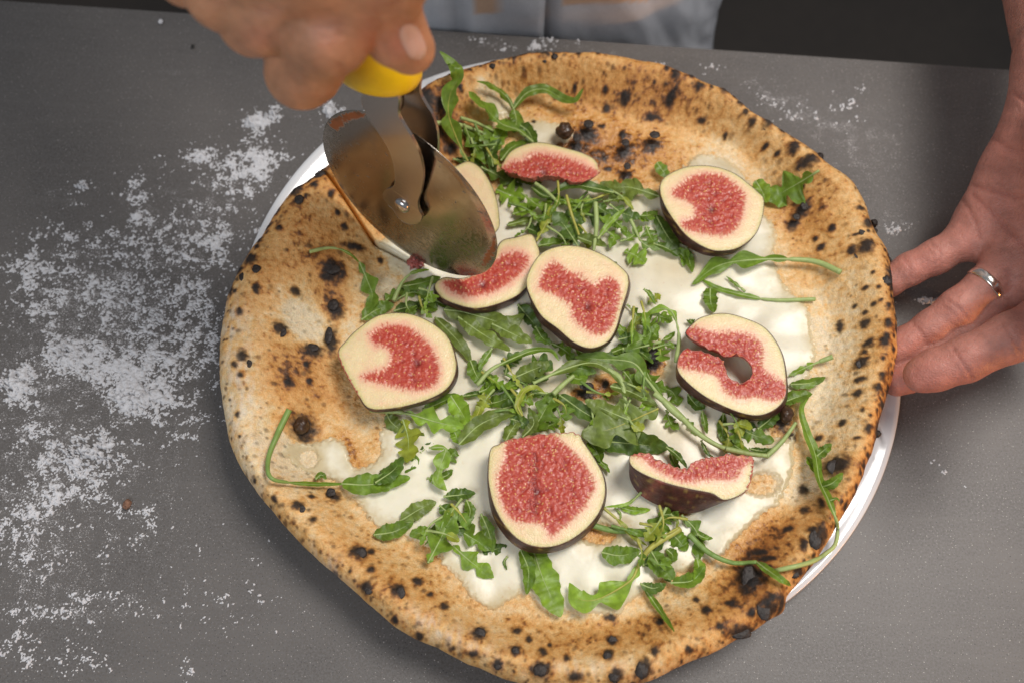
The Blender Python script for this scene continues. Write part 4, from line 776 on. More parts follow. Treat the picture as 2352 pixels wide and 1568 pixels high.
A([(1585, 735), (1590, 745)], 22, 'P', .003, 'd', 'tiny dark rocket tip at the upper left of the ring-like fig', tb=0)
gR = 'rocket leaves fanned out right of the ring-like fig'
A([(1913, 819, 2), (1868, 836), (1812, 862)], 16, 'L', .003, 'l', 'topmost rocket stem with a small tip pointing right from the ring-like fig', gR, tb=.3, sr=.0013)
A([(1815, 883), (1860, 879), (1896, 866, 2)], 26, 'P', .004, 'm', 'rounded rocket leaf pointing right onto the crust beside the ring-like fig', gR, tb=0)
A([(1795, 925), (1830, 912), (1864, 903)], 34, 'P', .004, 'm', 'rocket leaf with pale midrib below the rounded one, right of the ring-like fig', gR, tb=0)
A([(1781, 1310, 0), (1859, 1291, 1), (1897, 1270, 2), (1919, 1247, 2), (1922, 1202, 3), (1904, 1152, 3), (1882, 1102, 4), (1872, 1042, 3), (1852, 989, 3), (1839, 940, 2), (1860, 906)], 24, 'P', .003, 'm', 'longest rocket leaf, its thin stem looping out over the plate rim at lower right', tb=.42, sr=.0011, seed=5)
lS = 'side lobe'; SHARED.add(lS)
for p in ([(1872, 1050), (1890, 1035), (1910, 1018)], [(1878, 1090), (1866, 1070), (1853, 1048)], [(1888, 1118), (1912, 1108), (1936, 1085)], [(1903, 1150), (1920, 1145), (1928, 1150)]):
    A(p, 24 if p[0][0] != 1903 else 10, 'P', .005, 'm', lS, 'side leaflets along the longest rocket stem', tb=0)
A([(1502, 902), (1547, 939), (1597, 989), (1647, 1022), (1690, 1036)], 10, 'S', .008, label='thick pale rocket stem slanting from the centre down to the ring-like fig underside', sr=.0015)
A([(1667, 1030), (1717, 1041), (1762, 1046)], 10, 'S', .009, label='short thick rocket stem lying level just above the thick fig wedge', sr=.0014)
A([(1760, 1048), (1797, 1012), (1828, 970)], 9, 'S', .006, label='rocket stem rising right from the thick fig wedge towards the burnt bubble', sr=.0012)
gB = 'rocket leaves between the ring-like fig and the thick fig wedge'; lB = 'green rocket leaf wedged between the ring-like fig above and the thick fig wedge below'; SHARED.add(lB)
for p, w, k, c in [([(1682, 972), (1722, 995), (1778, 1013)], 36, 'L', 'm'), ([(1662, 947), (1659, 990), (1672, 1030)], 24, 'P', 'm'), ([(1612, 942), (1618, 970), (1624, 995)], 14, 'P', 'm'), ([(1672, 1012), (1700, 1030), (1720, 1035)], 24, 'P', 'm'), ([(1560, 950), (1585, 975), (1600, 1000)], 20, 'L', 'm'), ([(1740, 985), (1770, 960), (1790, 930)], 36, 'P', 'd'),
        ([(1580, 905), (1600, 930), (1620, 935)], 26, 'P', 'd'), ([(1720, 1030), (1750, 1035), (1775, 1030)], 16, 'P', 'd'), ([(1690, 950), (1710, 980), (1740, 985)], 26, 'L', 'd'), ([(1610, 1010), (1625, 1040), (1640, 1050)], 12, 'P', 'd')]:
    A(p, w, k, random.uniform(.001, .005), c, lB, gB, tb=.05)
gC = 'rocket leaves in the big heap at the centre'; lC = 'green rocket leaf tangled in the big central heap below the centre fig'; SHARED.add(lC)
A([(1512, 938), (1480, 952), (1449, 966), (1400, 985), (1335, 1000)], 84, 'L', .009, 'g', 'largest lobed rocket leaf with yellow midrib, above right of the flat-topped fig', gC, tb=0, fold=.08, tilt=.05, sc=2, seed=21)
A([(1449, 966), (1400, 945), (1344, 918)], 44, 'P', .010, 'g', 'long blunt lobe leaf pointing left from the largest yellow-ribbed leaf', gC, tb=0, fold=.05)
A([(1372, 1012), (1450, 1018), (1537, 1028)], 54, 'P', .004, 'd', 'dark pointed rocket leaf just above the thick fig wedge', gC, tb=0, fold=.1)
A([(1530, 1026), (1555, 1045), (1578, 1074)], 18, 'P', .007, 'd', 'thin dark rocket tip bending down onto the thick fig wedge', gC, tb=0)
A([(1540, 1040), (1550, 1065), (1562, 1078)], 16, 'P', .003, 'd', lC, gC, tb=0)
A([(1402, 886), (1450, 900), (1510, 932)], 38, 'P', .009, 'g', 'rounded rocket leaf with a clear midrib, right of the black char spot in the cream', gC, tb=.0)
A([(1225, 880), (1288, 851), (1353, 833), (1395, 847), (1432, 888)], 26, 'L', .010, 'g', 'arching rocket leaf whose stem bends over the black char spot in the cream', gC, tb=0, sr=.0013, seed=3)
A([(1396, 848), (1425, 870), (1436, 920), (1436, 950)], 9, 'S', .009, label='curved pale rocket stem coming down right of the black char spot', group=gC, sr=.0014)
A([(1285, 907), (1346, 949), (1404, 980)], 38, 'P', .006, 'd', 'long dark rocket leaf slanting down from the heap towards the largest leaf', gC, tb=0)
A([(1568, 962), (1533, 931), (1486, 872), (1451, 832), (1369, 824), (1320, 820)], 36, 'L', .008, 'm', 'long rocket leaf with thick stem sweeping from under the centre fig to the lower right', gC, tb=.2, sr=.0016, seed=6)
A([(1019, 712), (1060, 716), (1112, 730), (1165, 742), (1205, 722)], 60, 'P', .005, 'g', 'broad grey-green rocket leaf spread between the left fig and the centre fig', gC, tb=0, fold=.05, tilt=.05)
A([(1052, 728), (1105, 765), (1172, 806)], 46, 'P', .006, 'g', 'long rounded leaf lobe below the broad grey-green leaf, pointing at the centre', gC, tb=0, fold=.05)
A([(1130, 744), (1180, 768), (1222, 788)], 40, 'P', .0065, 'g', 'right rounded leaf lobe of the broad grey-green leaf, left of the centre fig', gC, tb=0, fold=.05)
A([(1000, 730), (1054, 786), (1082, 832)], 38, 'P', .003, 'g', 'rounded rocket leaf curving down along the right side of the left fig', gC, tb=0, fold=.05)
A([(1096, 884), (1131, 847), (1194, 816), (1229, 804), (1267, 806), (1284, 828)], 20, 'P', .010, 'm', 'arched narrow rocket leaf over the left half of the central heap', gC, tb=.3, sr=.0011)
A([(1080, 828), (1094, 861), (1110, 882)], 38, 'P', .005, 'm', 'upright rocket leaf at the left end of the central heap, right of the left fig', gC, tb=0)
A([(1054, 1020), (1096, 979), (1142, 956), (1192, 941)], 42, 'P', .008, 'g', 'long smooth rocket leaf with pale midrib, upper left of the flat-topped fig', gC, tb=0, fold=.1)
A([(1161, 1012), (1176, 985), (1198, 956)], 30, 'P', .006, 'g', 'short smooth rocket leaf touching the top edge of the flat-topped fig', gC, tb=0)
A([(1035, 908), (1056, 940), (1080, 980)], 42, 'P', .005, 'l', 'light green rocket leaf lobe left of the long smooth leaf, forming a V', gC, tb=0)
A([(1080, 980), (1100, 944), (1112, 900)], 22, 'P', .007, 'y', 'yellowish rocket leaf arm forming the right side of the V', gC, tb=0, sc=2)
A([(1200, 955), (1189, 930), (1202, 900), (1228, 888), (1252, 902)], 18, 'P', .011, 'y', 'bright curled rocket leaf making a hook above the flat-topped fig', gC, tb=0, sc=2)
A([(1212, 1008), (1247, 949), (1273, 900)], 50, 'L', .007, 'm', 'upright lobed rocket leaf with white midrib above the flat-topped fig', gC, tb=.05)
A([(1200, 1004), (1226, 972), (1214, 935)], 26, 'P', .009, 'g', lC, gC, tb=0)
A([(1271, 904), (1296, 880), (1318, 862)], 9, 'S', .010, label='pale straight rocket stem rising right out of the middle of the central heap', group=gC, sr=.0014)
for p, w, k, c in [([(1180, 868), (1218, 851), (1264, 832)], 36, 'P', 'g'), ([(1264, 786), (1299, 805), (1318, 830)], 28, 'L', 'm'), ([(1120, 870), (1150, 880), (1180, 860)], 34, 'L', 'd'), ([(1140, 900), (1170, 885), (1200, 880)], 34, 'L', 'd'), ([(1110, 930), (1150, 920), (1190, 900)], 34, 'P', 'm'), ([(1160, 860), (1170, 830), (1200, 810)], 34, 'L', 'd'), ([(1210, 850), (1240, 835), (1270, 850)], 34, 'L', 'd'),
        ([(1200, 880), (1230, 870), (1260, 870)], 34, 'L', 'd'), ([(1240, 905), (1270, 920), (1260, 950)], 30, 'L', 'm'), ([(1150, 940), (1180, 930), (1200, 915)], 30, 'P', 'd'), ([(1290, 840), (1330, 845), (1370, 855)], 30, 'P', 'm'), ([(1310, 790), (1340, 810), (1380, 815)], 28, 'L', 'm'), ([(1400, 812), (1430, 800), (1460, 790)], 28, 'P', 'm'), ([(1360, 815), (1400, 822), (1440, 818)], 26, 'P', 'd'),
        ([(1430, 850), (1450, 875), (1460, 900)], 34, 'L', 'm'), ([(1480, 845), (1500, 880), (1530, 900)], 30, 'L', 'm'), ([(1520, 890), (1545, 900), (1560, 930)], 30, 'L', 'm'), ([(1300, 860), (1330, 870), (1350, 860)], 32, 'P', 'm'), ([(1110, 850), (1130, 880), (1125, 910)], 30, 'P', 'm'), ([(1130, 800), (1110, 830), (1100, 850)], 18, 'P', 'm'), ([(1100, 900), (1120, 890), (1140, 860)], 30, 'P', 'l'), ([(1190, 700), (1215, 730), (1240, 760)], 36, 'P', 'd'),
        ([(1230, 750), (1245, 775), (1265, 790)], 30, 'P', 'd'), ([(1170, 960), (1200, 970), (1215, 985)], 28, 'P', 'd'), ([(1245, 985), (1265, 975), (1290, 965)], 22, 'L', 'm'), ([(1350, 1010), (1370, 1035), (1380, 1060)], 34, 'P', 'm'), ([(1365, 1050), (1390, 1070), (1400, 1085)], 16, 'P', 'm'), ([(1530, 940), (1540, 970), (1560, 985)], 26, 'L', 'm')]:
    A(p, w, k, random.uniform(.001, .008), c, lC, gC, tb=.05)
gK = 'curly rocket leaves right of the centre fig'; lK = 'small curly rocket leaf in the sprig just right of the centre fig'; SHARED.add(lK)
A([(1552, 832), (1559, 770, 3), (1542, 716, 5), (1505, 712, 5), (1476, 738)], 14, 'L', .006, 'l', 'arched rocket sprig looping over like a crook right of the centre fig', gK, tb=.35, sr=.0011)
for p, w, k, c in [([(1437, 802), (1478, 777), (1514, 748)], 44, 'L', 'm'), ([(1415, 742), (1435, 762), (1460, 760)], 24, 'P', 'l'), ([(1500, 722), (1525, 730), (1545, 738)], 28, 'L', 'm'), ([(1430, 800), (1450, 815), (1475, 822)], 34, 'L', 'm'), ([(1522, 782), (1538, 775), (1550, 762)], 16, 'P', 'm'), ([(1478, 664), (1492, 676), (1505, 700)], 14, 'P', 'm'), ([(1488, 700), (1500, 688), (1518, 678)], 22, 'L', 'y'),
        ([(1440, 700), (1455, 715), (1480, 735)], 12, 'L', 'm'), ([(1470, 740), (1490, 750), (1510, 760)], 30, 'L', 'm'), ([(1500, 800), (1530, 792), (1550, 800)], 22, 'L', 'm'), ([(1420, 780), (1440, 775), (1465, 765)], 24, 'P', 'd'), ([(1455, 800), (1480, 815), (1500, 835)], 26, 'P', 'd'), ([(1460, 725), (1455, 745), (1440, 765)], 20, 'P', 'y')]:
    A(p, w, k, random.uniform(.003, .009), c, lK, gK, tb=.05)
# left side
A([(711, 579), (760, 570, 1), (800, 581, 2), (826, 604)], 10, 'P', .003, 'l', 'thin bent rocket stem lying on the left crust', sr=.001, tb=.5)
A([(826, 602), (842, 640), (856, 682), (846, 722)], 36, 'L', .003, 'm', 'small lobed rocket leaf hanging from the bent stem on the left crust', tb=.0, seed=8)
gL = 'rocket leaves between the left fig and the wheel tip'; lL = 'rocket leaf in the small patch between the left fig and the wheel tip'; SHARED.add(lL)
for p, w, k, c in [([(920, 658), (960, 652), (1012, 636)], 32, 'P', 'm'), ([(905, 692), (950, 672), (1000, 692)], 24, 'L', 'm'), ([(830, 735), (865, 712), (905, 700)], 40, 'P', 'm'), ([(880, 700), (900, 680), (935, 665)], 26, 'L', 'm'), ([(940, 720), (975, 700), (1005, 712)], 36, 'L', 'm'), ([(905, 715), (940, 705), (970, 700)], 34, 'P', 'd'), ([(1000, 690), (1020, 700), (1050, 715)], 24, 'P', 'm'), ([(1085, 760), (1075, 745), (1060, 740)], 16, 'P', 'd')]:
    A(p, w, k, random.uniform(.001, .005), c, lL, gL, tb=.05)
A([(905, 690), (925, 648, 2), (950, 626, 3), (985, 620)], 9, 'P', .004, 'l', 'arched light rocket stem beside the torn fig scrap', tb=.6, sr=.0011)
A([(665, 940, 2), (640, 992, 3), (617, 1052, 3), (622, 1096, 2), (668, 1108, 1), (740, 1112, 1), (800, 1110)], 10, 'P', .004, 'm', 'long rocket stem bent like an L over the lower left crust', tb=.6, sr=.0015, sc=0)
A([(785, 1110), (850, 1112), (942, 1096)], 48, 'P', .004, 'm', 'dark rocket leaf at the end of the L-shaped stem on the lower left cream', tb=0, fold=.1)
A([(862, 1108), (905, 1078), (925, 1048)], 44, 'P', .006, 'd', 'dark folded rocket leaf rising from the leaf on the L-shaped stem', tb=0)
A([(725, 1100), (738, 1090), (750, 1100)], 14, 'P', .004, 'm', 'small notch leaf on the L-shaped stem at lower left', tb=0)
gG = 'rocket leaves left of the flat-topped fig'; lG = 'rocket leaf scattered over the cream between the left fig and the flat-topped fig'; SHARED.add(lG)
A([(925, 962), (938, 1010), (935, 1062)], 50, 'L', .004, 'y', 'pale yellow-green lobed rocket leaf hanging straight down below the left fig', gG, tb=0, sc=1)
A([(850, 940), (930, 948), (1000, 968), (1068, 982)], 34, 'L', .005, 'l', 'bright rocket leaf running right from under the left fig', gG, tb=.35, sr=.0014)
A([(985, 1028), (1022, 1030), (1012, 1068), (1006, 1102), (1026, 1126)], 24, 'L', .006, 'l', 'curly bright rocket sprig left of the flat-topped fig', gG, tb=0)
for p, w, k, c in [([(888, 948), (900, 970), (928, 992)], 34, 'P', 'g'), ([(1040, 985), (1048, 1000), (1052, 1018)], 28, 'P', 'l'), ([(980, 1098), (995, 1100), (1008, 1106)], 18, 'L', 'l'), ([(1010, 1098), (1028, 1090), (1040, 1078)], 18, 'P', 'm'), ([(965, 1040), (985, 1025), (1000, 1022)], 22, 'P', 'd'), ([(1022, 1060), (1035, 1048), (1046, 1030)], 26, 'L', 'm'), ([(1055, 1122), (1065, 1120), (1076, 1122)], 8, 'P', 'l'), ([(970, 940), (1010, 925), (1050, 905)], 26, 'P', 'm'), ([(935, 1040), (955, 1060), (930, 1085)], 20, 'P', 'm'), ([(1060, 910), (1090, 905), (1120, 900)], 16, 'P', 'd')]:
    A(p, w, k, random.uniform(.001, .004), c, lG, gG, tb=.05)
gD = 'rocket leaves in the clump at lower left of the flat-topped fig'; lD = 'rocket leaf in the small clump at the lower left edge of the flat-topped fig'; SHARED.add(lD)
A([(983, 1292), (1010, 1240), (1048, 1162)], 44, 'L', .007, 'm', 'upright rocket leaf with pale midrib in the middle of the lower left clump', gD, tb=.0, seed=33)
A([(858, 1228), (905, 1220), (950, 1198)], 36, 'P', .003, 'm', 'rounded rocket leaf sticking out left from the lower left clump onto the crust', gD, tb=0)
A([(1040, 1252), (1080, 1288), (1134, 1326)], 36, 'L', .003, 'l', 'bright toothed rocket leaf pointing down right below the lower left clump', gD, tb=0)
for p, w, k, c in [([(918, 1197), (965, 1168), (1002, 1152)], 38, 'P', 'g'), ([(1020, 1140), (1055, 1136), (1092, 1132)], 32, 'P', 'd'), ([(1072, 1148), (1080, 1175), (1070, 1205)], 26, 'P', 'm'), ([(1040, 1208), (1085, 1235), (1130, 1262)], 34, 'L', 'm'), ([(1105, 1180), (1122, 1220), (1132, 1268)], 26, 'P', 'm'), ([(980, 1212), (1000, 1220), (1015, 1240)], 26, 'L', 'm'), ([(1010, 1160), (1030, 1180), (1035, 1210)], 34, 'P', 'd'), ([(1030, 1190), (1050, 1200), (1060, 1230)], 34, 'P', 'd'), ([(1100, 1255), (1130, 1262), (1165, 1250)], 26, 'P', 'd'), ([(1165, 1278), (1158, 1290), (1164, 1308)], 8, 'P', 'd')]:
    A(p, w, k, random.uniform(.001, .005), c, lD, gD, tb=.05)
A([(1222, 1255), (1248, 1330), (1288, 1416)], 60, 'P', .003, 'l', 'broad bright rocket leaf coming out downward from under the flat-topped fig', tb=0, fold=.05, seed=2)
A([(1196, 1262), (1214, 1310), (1210, 1364)], 32, 'P', .004, 'm', 'narrow darker rocket leaf beside the broad bright one under the flat-topped fig', tb=0)
gH = 'rocket leaves in the sprig at the lower right'; lH = 'rocket leaf in the sprig between the flat-topped fig and the lower right crust'; SHARED.add(lH)
A([(1562, 1214), (1494, 1258), (1466, 1300), (1446, 1334), (1376, 1374), (1330, 1374), (1308, 1338)], 46, 'L', .006, 'l', 'lobed rocket leaf with hooked tip on a thick yellow stem near the bottom crust', gH, tb=.38, sr=.0015, sc=2, seed=14)
A([(1476, 1343), (1508, 1391), (1549, 1450)], 14, 'P', .003, 'm', 'thin dark rocket tip lying down on the bottom crust', gH, tb=0)
A([(1382, 1268), (1425, 1275), (1470, 1264)], 40, 'P', .005, 'm', 'rounded rocket leaf pointing left from the thick yellow stem', gH, tb=0)
A([(1582, 1226), (1628, 1268), (1681, 1291), (1737, 1290)], 9, 'S', .005, label='pale rocket stem running right onto the browned lower right crust', group=gH, sr=.0013, sc=0)
A([(1737, 1290), (1774, 1316), (1816, 1344)], 18, 'P', .004, 'm', 'slim rocket leaf lying on the burnt patch of the lower right crust', gH, tb=0)
A([(1382, 1162), (1425, 1199), (1454, 1231), (1486, 1252)], 14, 'P', .006, 'y', 'thin yellow-green rocket leaf slanting away from the right edge of the flat-topped fig', gH, tb=.3, sc=2)
A([(1356, 1204), (1414, 1218), (1489, 1218)], 10, 'S', .003, label='dark green rocket stem coming out level from under the flat-topped fig', group=gH, sr=.0014, sc=0)
A([(1476, 1127), (1441, 1156), (1388, 1164)], 7, 'P', .006, 'l', 'thread-thin rocket twig in front of the thick fig wedge', gH, tb=.2)
for p, w, k, c in [([(1476, 1298), (1505, 1290), (1540, 1335)], 30, 'P', 'd'), ([(1494, 1263), (1516, 1298), (1550, 1328)], 44, 'P', 'm'), ([(1540, 1338), (1590, 1332), (1620, 1298)], 34, 'P', 'm'), ([(1565, 1182), (1600, 1222), (1606, 1286)], 30, 'L', 'm'), ([(1601, 1226), (1618, 1234), (1637, 1236)], 14, 'P', 'm'), ([(1420, 1162), (1455, 1172), (1494, 1170)], 16, 'P', 'l'), ([(1523, 1170), (1515, 1200), (1506, 1234)], 38, 'L', 'm'),
        ([(1540, 1222), (1558, 1240), (1578, 1264)], 38, 'P', 'm'), ([(1515, 1185), (1540, 1180), (1560, 1190)], 26, 'L', 'm'), ([(1490, 1230), (1510, 1250), (1500, 1270)], 28, 'P', 'd'), ([(1600, 1280), (1605, 1310), (1595, 1335)], 28, 'P', 'l'), ([(1530, 1260), (1545, 1275), (1540, 1290)], 24, 'P', 'm'), ([(1470, 1340), (1500, 1350), (1530, 1340)], 24, 'P', 'd'), ([(1510, 1150), (1520, 1180), (1530, 1210)], 8, 'P', 'y'), ([(1540, 1180), (1556, 1196), (1552, 1214)], 7, 'P', 'y'), ([(1412, 1165), (1425, 1180), (1424, 1195)], 6, 'P', 'l')]:
    A(p, w, k, random.uniform(.002, .006), c, lH, gH, tb=.05)

# loose thin stems threaded through the heaps
for (x_, y_, rx_, ry_, n_, gg) in [(1340, 500, 150, 60, 15, gM), (1240, 880, 150, 80, 12, gC), (1480, 780, 50, 60, 7, gK), (1510, 1240, 70, 60, 8, gH), (1120, 340, 60, 40, 4, gT), (1030, 1200, 60, 60, 7, gD), (1690, 990, 70, 30, 5, gB), (1440, 930, 90, 50, 6, gC), (960, 690, 60, 24, 4, gL)]:
    for k in range(n_):
        a_ = random.uniform(0, 6.28); r_ = random.random() ** .5; px_, py_ = x_ + rx_ * r_ * math.cos(a_), y_ + ry_ * r_ * math.sin(a_); b_ = random.uniform(0, 3.14); l_ = random.uniform(22, 48); bd_ = random.uniform(-14, 14)
        pts_ = [(px_ - l_ * math.cos(b_), py_ - l_ * math.sin(b_)), (px_ - bd_ * math.sin(b_), py_ + bd_ * math.cos(b_), 2), (px_ + l_ * math.cos(b_), py_ + l_ * math.sin(b_))]
        cc_ = random.choice('mly'); A(pts_, random.choice([9, 14, 22, 26]), random.choice('PLL'), random.uniform(.004, .010), cc_, lC, gg, tb=random.uniform(.3, .6), sc=random.choice([0, 1, 2]))

# ================================================================== PIZZA CUTTER
WR = .05; WC = np.array([-.0482, .2391, .0712]); yw, tl_ = -.5928, .1116
WE1 = np.array([math.cos(yw), math.sin(yw), 0]); _n0 = np.array([-math.sin(yw), math.cos(yw), 0]); WE2 = math.cos(tl_) * np.array([0, 0, 1.]) + math.sin(tl_) * _n0
WN = np.cross(WE1, WE2)
if WN @ (CO - WC) < 0: WN = -WN
cut = empty('pizza_cutter', tuple(float(k) for k in (WC - WE2 * WR)), label='pizza wheel with yellow handle and smeared steel blade, standing in the pizza under the hand', cat='pizza cutter')
def steel(name, rough, base=(.50, .47, .43), attr=None, br=0):
    m = mat(name, base, rough, metal=1, attr=attr, noise=[(40, .08, 3)] if not attr else None, bump=[(30, .0002, 1)])
    return m
wheel_m = steel('smeared_steel', .2, attr='col'); nt = wheel_m.node_tree; b = nt.nodes['Principled BSDF']
for an, inp in (('rgh', 'Roughness'), ('met', 'Metallic')):
    a = nt.nodes.new('ShaderNodeAttribute'); a.attribute_name = an; nt.links.new(a.outputs['Fac'], b.inputs[inp])
rr_ = np.r_[np.linspace(0, .0455, 60), np.linspace(.0462, WR, 14)]; na = 420; an = np.linspace(0, 2 * np.pi, na, endpoint=False)
hz = np.where(rr_ < .0455, .0006, .0006 - .0005 * (rr_ - .0455) / (WR - .0455))
def disc(sgn):
    return WC + (rr_[:, None] * np.cos(an))[..., None] * WE1 + (rr_[:, None] * np.sin(an))[..., None] * WE2 + (sgn * hz)[:, None, None] * WN
Vd = np.concatenate([disc(1), disc(-1)[::-1]]); ux = np.r_[rr_, rr_[::-1]][:, None] * np.cos(an); uy = np.r_[rr_, rr_[::-1]][:, None] * np.sin(an)
sm = fbm(ux * 90, uy * 90, 5, 4); sm2 = fbm(ux * 500, uy * 500, 9, 3); rad_ = np.hypot(ux, uy) / WR; ang = np.arctan2(uy, ux)
brn = sst(.05, .5, sm + .25 * rad_); colr = mix(np.broadcast_to(np.array([.43, .375, .31]), Vd.shape), np.array([.33, .26, .18]), .28 * brn)
dxx, dyy = toD(Vd)
sauce = np.clip(gsum(dxx, dyy, [(772, 287, 20, 16, 1.1), (815, 264, 30, 9, 1.1), (800, 275, 30, 10, .5), (1120, 590, 12, 34, 1.0, 20), (1135, 560, 6, 30, .6), (1060, 350, 10, 6, .5, 40), (1100, 430, 8, 30, .4, -40)]) + .5 * sm2, 0, 1.2)
sauce = sst(.55, .75, sauce); rimd = sst(.90, .99, rad_) * sst(-.15, .35, fbm(ang * 9, rad_ * 14, 7, 4))
speck = sst(.56, .62, fbm(ux * 240, uy * 420, 77, 2)) * sst(.3, .6, rad_)
oil = np.clip(gsum(dxx, dyy, [(990, 560, 90, 30, .8, 20), (1060, 560, 50, 40, .6), (870, 520, 60, 16, .6, 35), (760, 360, 20, 50, .6)]), 0, 1) * sst(-.2, .3, sm2)
colr = mix(colr, np.array([.30, .085, .02]), sauce); colr = mix(colr, np.array([.07, .045, .02]), np.clip(rimd * .6 + speck * .7, 0, .9)); colr = mix(colr, np.array([.24, .22, .14]), oil * .5)
rgh_ = .20 + .05 * brn + .02 * np.sin(rad_ * 160) + .25 * oil + .3 * sauce + .06 * sm2; met_ = 1 - np.clip(sauce + rimd * .5 + speck * .7, 0, 1) * .9
F = gridfaces(len(rr_) * 2, na, True)
toroot(mesh('blade_wheel', Vd.reshape(-1, 3), F, wheel_m, cols={'col': colr.reshape(-1, 3)}, floats={'rgh': rgh_.ravel(), 'met': met_.ravel()}), cut)
arm_m = steel('brushed_steel', .27, (.50, .45, .40)); nut_m = steel('steel_rivet', .2, (.62, .6, .58))
ARM = [(838, 214), (843, 252), (856, 276), (884, 316), (902, 352), (911, 392), (908, 424), (890, 432), (883, 445), (891, 462), (908, 480), (924, 502), (946, 512), (966, 508), (973, 494), (965, 476), (964, 458), (972, 432), (976, 392), (968, 352), (952, 316), (932, 284), (919, 258), (913, 214)]
av = smooth_closed(ARM, 120)
def armoff(y, y0=470, y1=300): return .0026 + .0040 * sst(y0, y1, y)
pl = np.array([onplane(x, y, WC + WN * armoff(y), WN) for x, y in av]); e2d = np.stack([(pl - WC) @ WE1, (pl - WC) @ WE2], -1)
def armpart(sgn):
    tri_ = delaunay_2d_cdt([Vector(p) for p in e2d], [], [list(range(len(e2d)))], 1, 1e-7); v2 = np.array([list(v) for v in tri_[0]]); fs = [tuple(f) for f in tri_[2]]
    off = np.interp(v2[:, 1], np.sort(e2d[:, 1]), ((pl - WC) @ WN)[np.argsort(e2d[:, 1])])
    base_ = WC + v2[:, :1] * WE1 + v2[:, 1:2] * WE2; th = .0013
    o1 = base_ + (sgn * off)[:, None] * WN; o2 = o1 + sgn * th * WN; n_ = len(v2); ar = sum(v2[i][0] * v2[(i + 1) % 120][1] - v2[(i + 1) % 120][0] * v2[i][1] for i in range(120))
    Fs = [f for f in fs] + [tuple(k + n_ for k in f)[::-1] for f in fs] + [(i, (i + 1) % 120, (i + 1) % 120 + n_, i + n_) for i in range(120)]
    o = mesh('fork_arm', np.vstack([o1, o2]), Fs, arm_m, smooth=False); bv = o.modifiers.new('b', 'BEVEL'); bv.width = .0003; bv.segments = 2; bv.limit_method = 'ANGLE'; toroot(o, cut); return o
armpart(1); armpart(-1)
RV = onplane(924, 472, WC + WN * .004, WN); RV2 = np.array([(RV - WC) @ WE1, (RV - WC) @ WE2])
pr = [(0, .0019), (.0022, .0017), (.0036, .0010), (.0040, 0)]; ah = np.linspace(0, 2 * np.pi, 28, endpoint=False)
Vr = np.concatenate([RV + WN * (.0004 + h) + r * (np.cos(ah)[:, None] * WE1 + np.sin(ah)[:, None] * WE2) for r, h in [(1e-5, .0019), (.0022, .0017), (.0036, .0010), (.0040, 0), (.0040, -.012)]])
toroot(mesh('rivet', Vr, gridfaces(5, 28, True), nut_m), cut)
# handle: axis runs up from the top of the fork
F0 = onplane(877, 214, WC, WN); AX = F0 - RV; AX = AX - WN * (AX @ WN); AX /= np.linalg.norm(AX); SX_ = np.cross(AX, WN); F0 = F0 + AX * .011
yel = mat('yellow_plastic', (.95, .60, .004), .30, spec=.5, sss=.15, sssr=(1, .6, .1), sscale=.002, noise=[(60, .05, 2), (300, .05, 2)], bump=[(90, .0002, 2)])
def bulb(nm, prof, m, ea=1., eb=1., c=F0):
    a = np.linspace(0, 2 * np.pi, 56, endpoint=False); pr = spline([(p[0], p[1], 0) for p in prof], 60)
    V = np.array([c + AX * h + max(r, 1e-5) * (ea * np.cos(a)[:, None] * SX_ + eb * np.sin(a)[:, None] * WN) for h, r in pr[:, :2]])
    toroot(mesh(nm, V.reshape(-1, 3), gridfaces(len(pr), 56, True), m), cut)
bulb('neck', [(-.016, 0), (-.016, .0064), (.0, .0075), (.008, .0075)], arm_m, 1.45, .95)
bulb('handle', [(-.002, 0), (-.0018, .010), (-.0006, .0155), (.003, .0185), (.012, .0190), (.022, .017), (.035, .0145), (.055, .0138), (.08, .0150), (.10, .0135), (.108, .008), (.110, 0)], yel, 1.14, .76)

